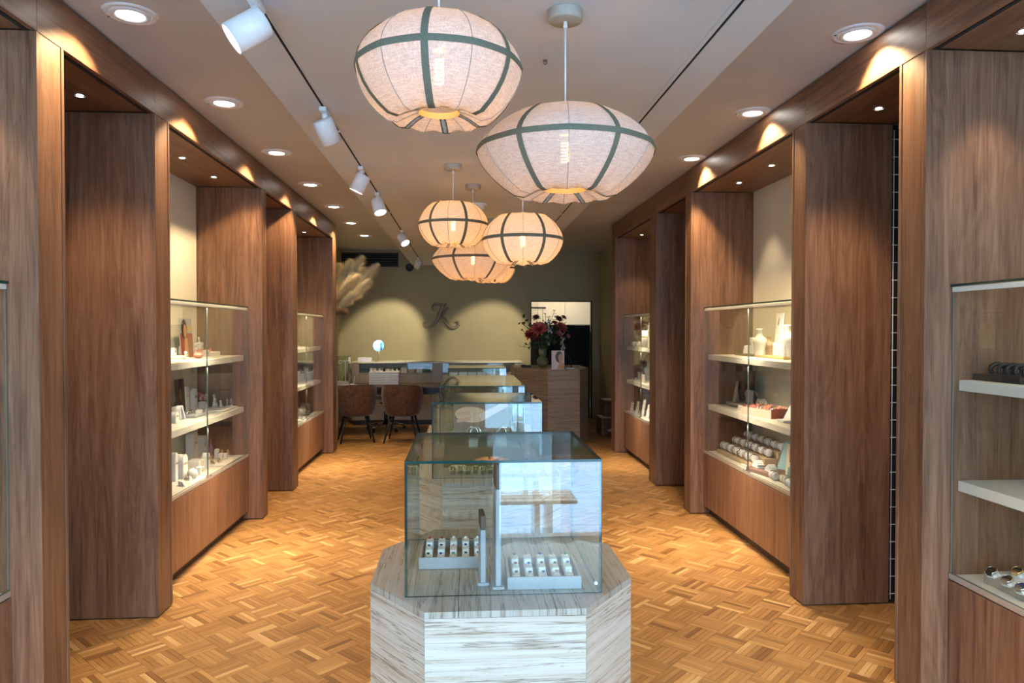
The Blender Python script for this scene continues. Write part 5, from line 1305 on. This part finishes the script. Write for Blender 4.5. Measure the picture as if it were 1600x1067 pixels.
raceme([(857, 498), (858, 512), (858, 520)], 'white', .034, 1); raceme([(854, 522), (856, 530), (857, 538)], 'white', .03, 2); raceme([(878, 522), (879, 534), (879, 545)], 'white', .034, 3)
def sprig(px, py, n, L, mt, seed, dy=0):
    R_ = random.Random(seed); p = FP(px, py, dy); s_ = stem_to(p); mb = MB()
    for i in range(n):
        f = .5+.5*i/max(1, n-1); pp = p*f+Vector((R_.gauss(0, .012), R_.gauss(0, .02), R_.gauss(0, .012))); leaf_mesh(mb, pp, Vector((R_.gauss(0, 1), R_.gauss(0, .7), R_.gauss(.2, 1))), L*1.35*R_.uniform(.7, 1.2), L*.5)
    part('leaf_spray', mb, FM[mt], s_)
for k, (px, py, n, L, mt, dy) in enumerate(((820, 498, 9, .055, 'leaf', 0), (813, 503, 6, .045, 'leaf2', 0), (867, 485, 5, .06, 'leaf2', 0), (848, 482, 3, .03, 'leaf2', 0), (859, 494, 9, .06, 'leaf', .03), (853, 491, 6, .045, 'leaf2', .03), (812, 541, 5, .045, 'leaf2', 0), (822, 538, 7, .045, 'leaf2', -.03), (864, 528, 14, .08, 'leaf', -.04), (845, 525, 12, .07, 'leaf', .03), (851, 508, 12, .06, 'leaf', .06), (870, 515, 12, .07, 'leaf', .05), (834, 536, 10, .06, 'leaf', -.02), (885, 503, 4, .03, 'leaf', 0), (826, 512, 10, .05, 'leaf', .03), (850, 538, 10, .06, 'leaf', 0))): sprig(px, py, n, L, mt, 40+k, dy)
q2 = at_z(871.5, 577, ZK)
print_card('photo_card', q2.x, q2.y-.02, ZK, .18, .265, 'pink portrait photo card on the stone counter beside the vase', [
    (ell(.60, .66, .30, .30), M['hair']), (ell(.72, .60, .19, .24), M['skin']), ([(.45, 0), (1, 0), (.95, .35), (.6, .4)], M['skin']), ([(.6, .12), (1, .05), (1, .2), (.65, .22)], FM['ora'])], M['p_pink'], -.1, .06)
q3 = at_z(822, 574, ZK)
t = thing('card_terminal', 'small black card terminal on the corner of the stone counter', 'card terminal', (q3.x, q3.y+.05, ZK))
part('body', MB().box(-.07, .08, -.04, .06, 0, .03, bev=.006), M['black'], t); part('keypad', MB().box(-.06, .0, -.03, .05, .0305, .038, bev=.003), M['grille'], t)
q4 = at_z(893, 576, ZK)
t = thing('desk_lamp_arm', 'thin dark curved stand at the right end of the stone counter', 'stand', (q4.x, q4.y+.1, ZK))
part('arc', MB().tube([(.02, 0, .005), (.0, 0, .12), (-.05, 0, .20), (-.09, 0, .205)], .006, 8), M['grille'], t); part('base', MB().box(-.06, .06, -.04, .04, 0, .006), M['metal'], t)
# wooden boxes by the right wall
for k, (x0, x1, y0, y1, z0, z1) in enumerate(((2.06, 2.36, 10.55, 10.95, 0, .27), (2.14, 2.385, 10.72, 11.05, .2705, .52))):
    t = thing('wooden_box', ['lower wooden box on the floor by the side wall', 'upper wooden box stacked by the side wall'][k], 'box', ((x0+x1)/2, (y0+y1)/2, z0), 0, 'wooden boxes by the side wall')
    part('front_board', MB().box(x0, x1, y0, y0+.018, z0, z1-.002, bev=.002), M['wood_x'], t, True); part('back_board', MB().box(x0, x1, y1-.018, y1, z0, z1-.002, bev=.002), M['wood_x'], t, True)
    for a_, b_ in ((x0, x0+.018), (x1-.018, x1)): part('side_board', MB().box(a_, b_, y0+.0185, y1-.0185, z0, z1-.002), M['wood_y'], t, True)
    part('lid', MB().box(x0-.004, x1+.004, y0-.004, y1+.004, z1-.0015, z1), M['disp'], t, True)
t = thing('bottle_holder', 'small white stand on the floor before the wooden boxes', 'stand', (2.22, 10.42, 0))
part('foot', MB().lathe([(.03, 0), (.03, .004), (.006, .008), (.006, .09)], 14), M['disp_g'], t); part('tray', MB().box(-.09, .05, -.06, .06, .0905, .115, bev=.004), M['disp_g'], t); part('back', MB().box(.02, .05, -.02, .02, .1155, .27, bev=.004), M['disp_g'], t)
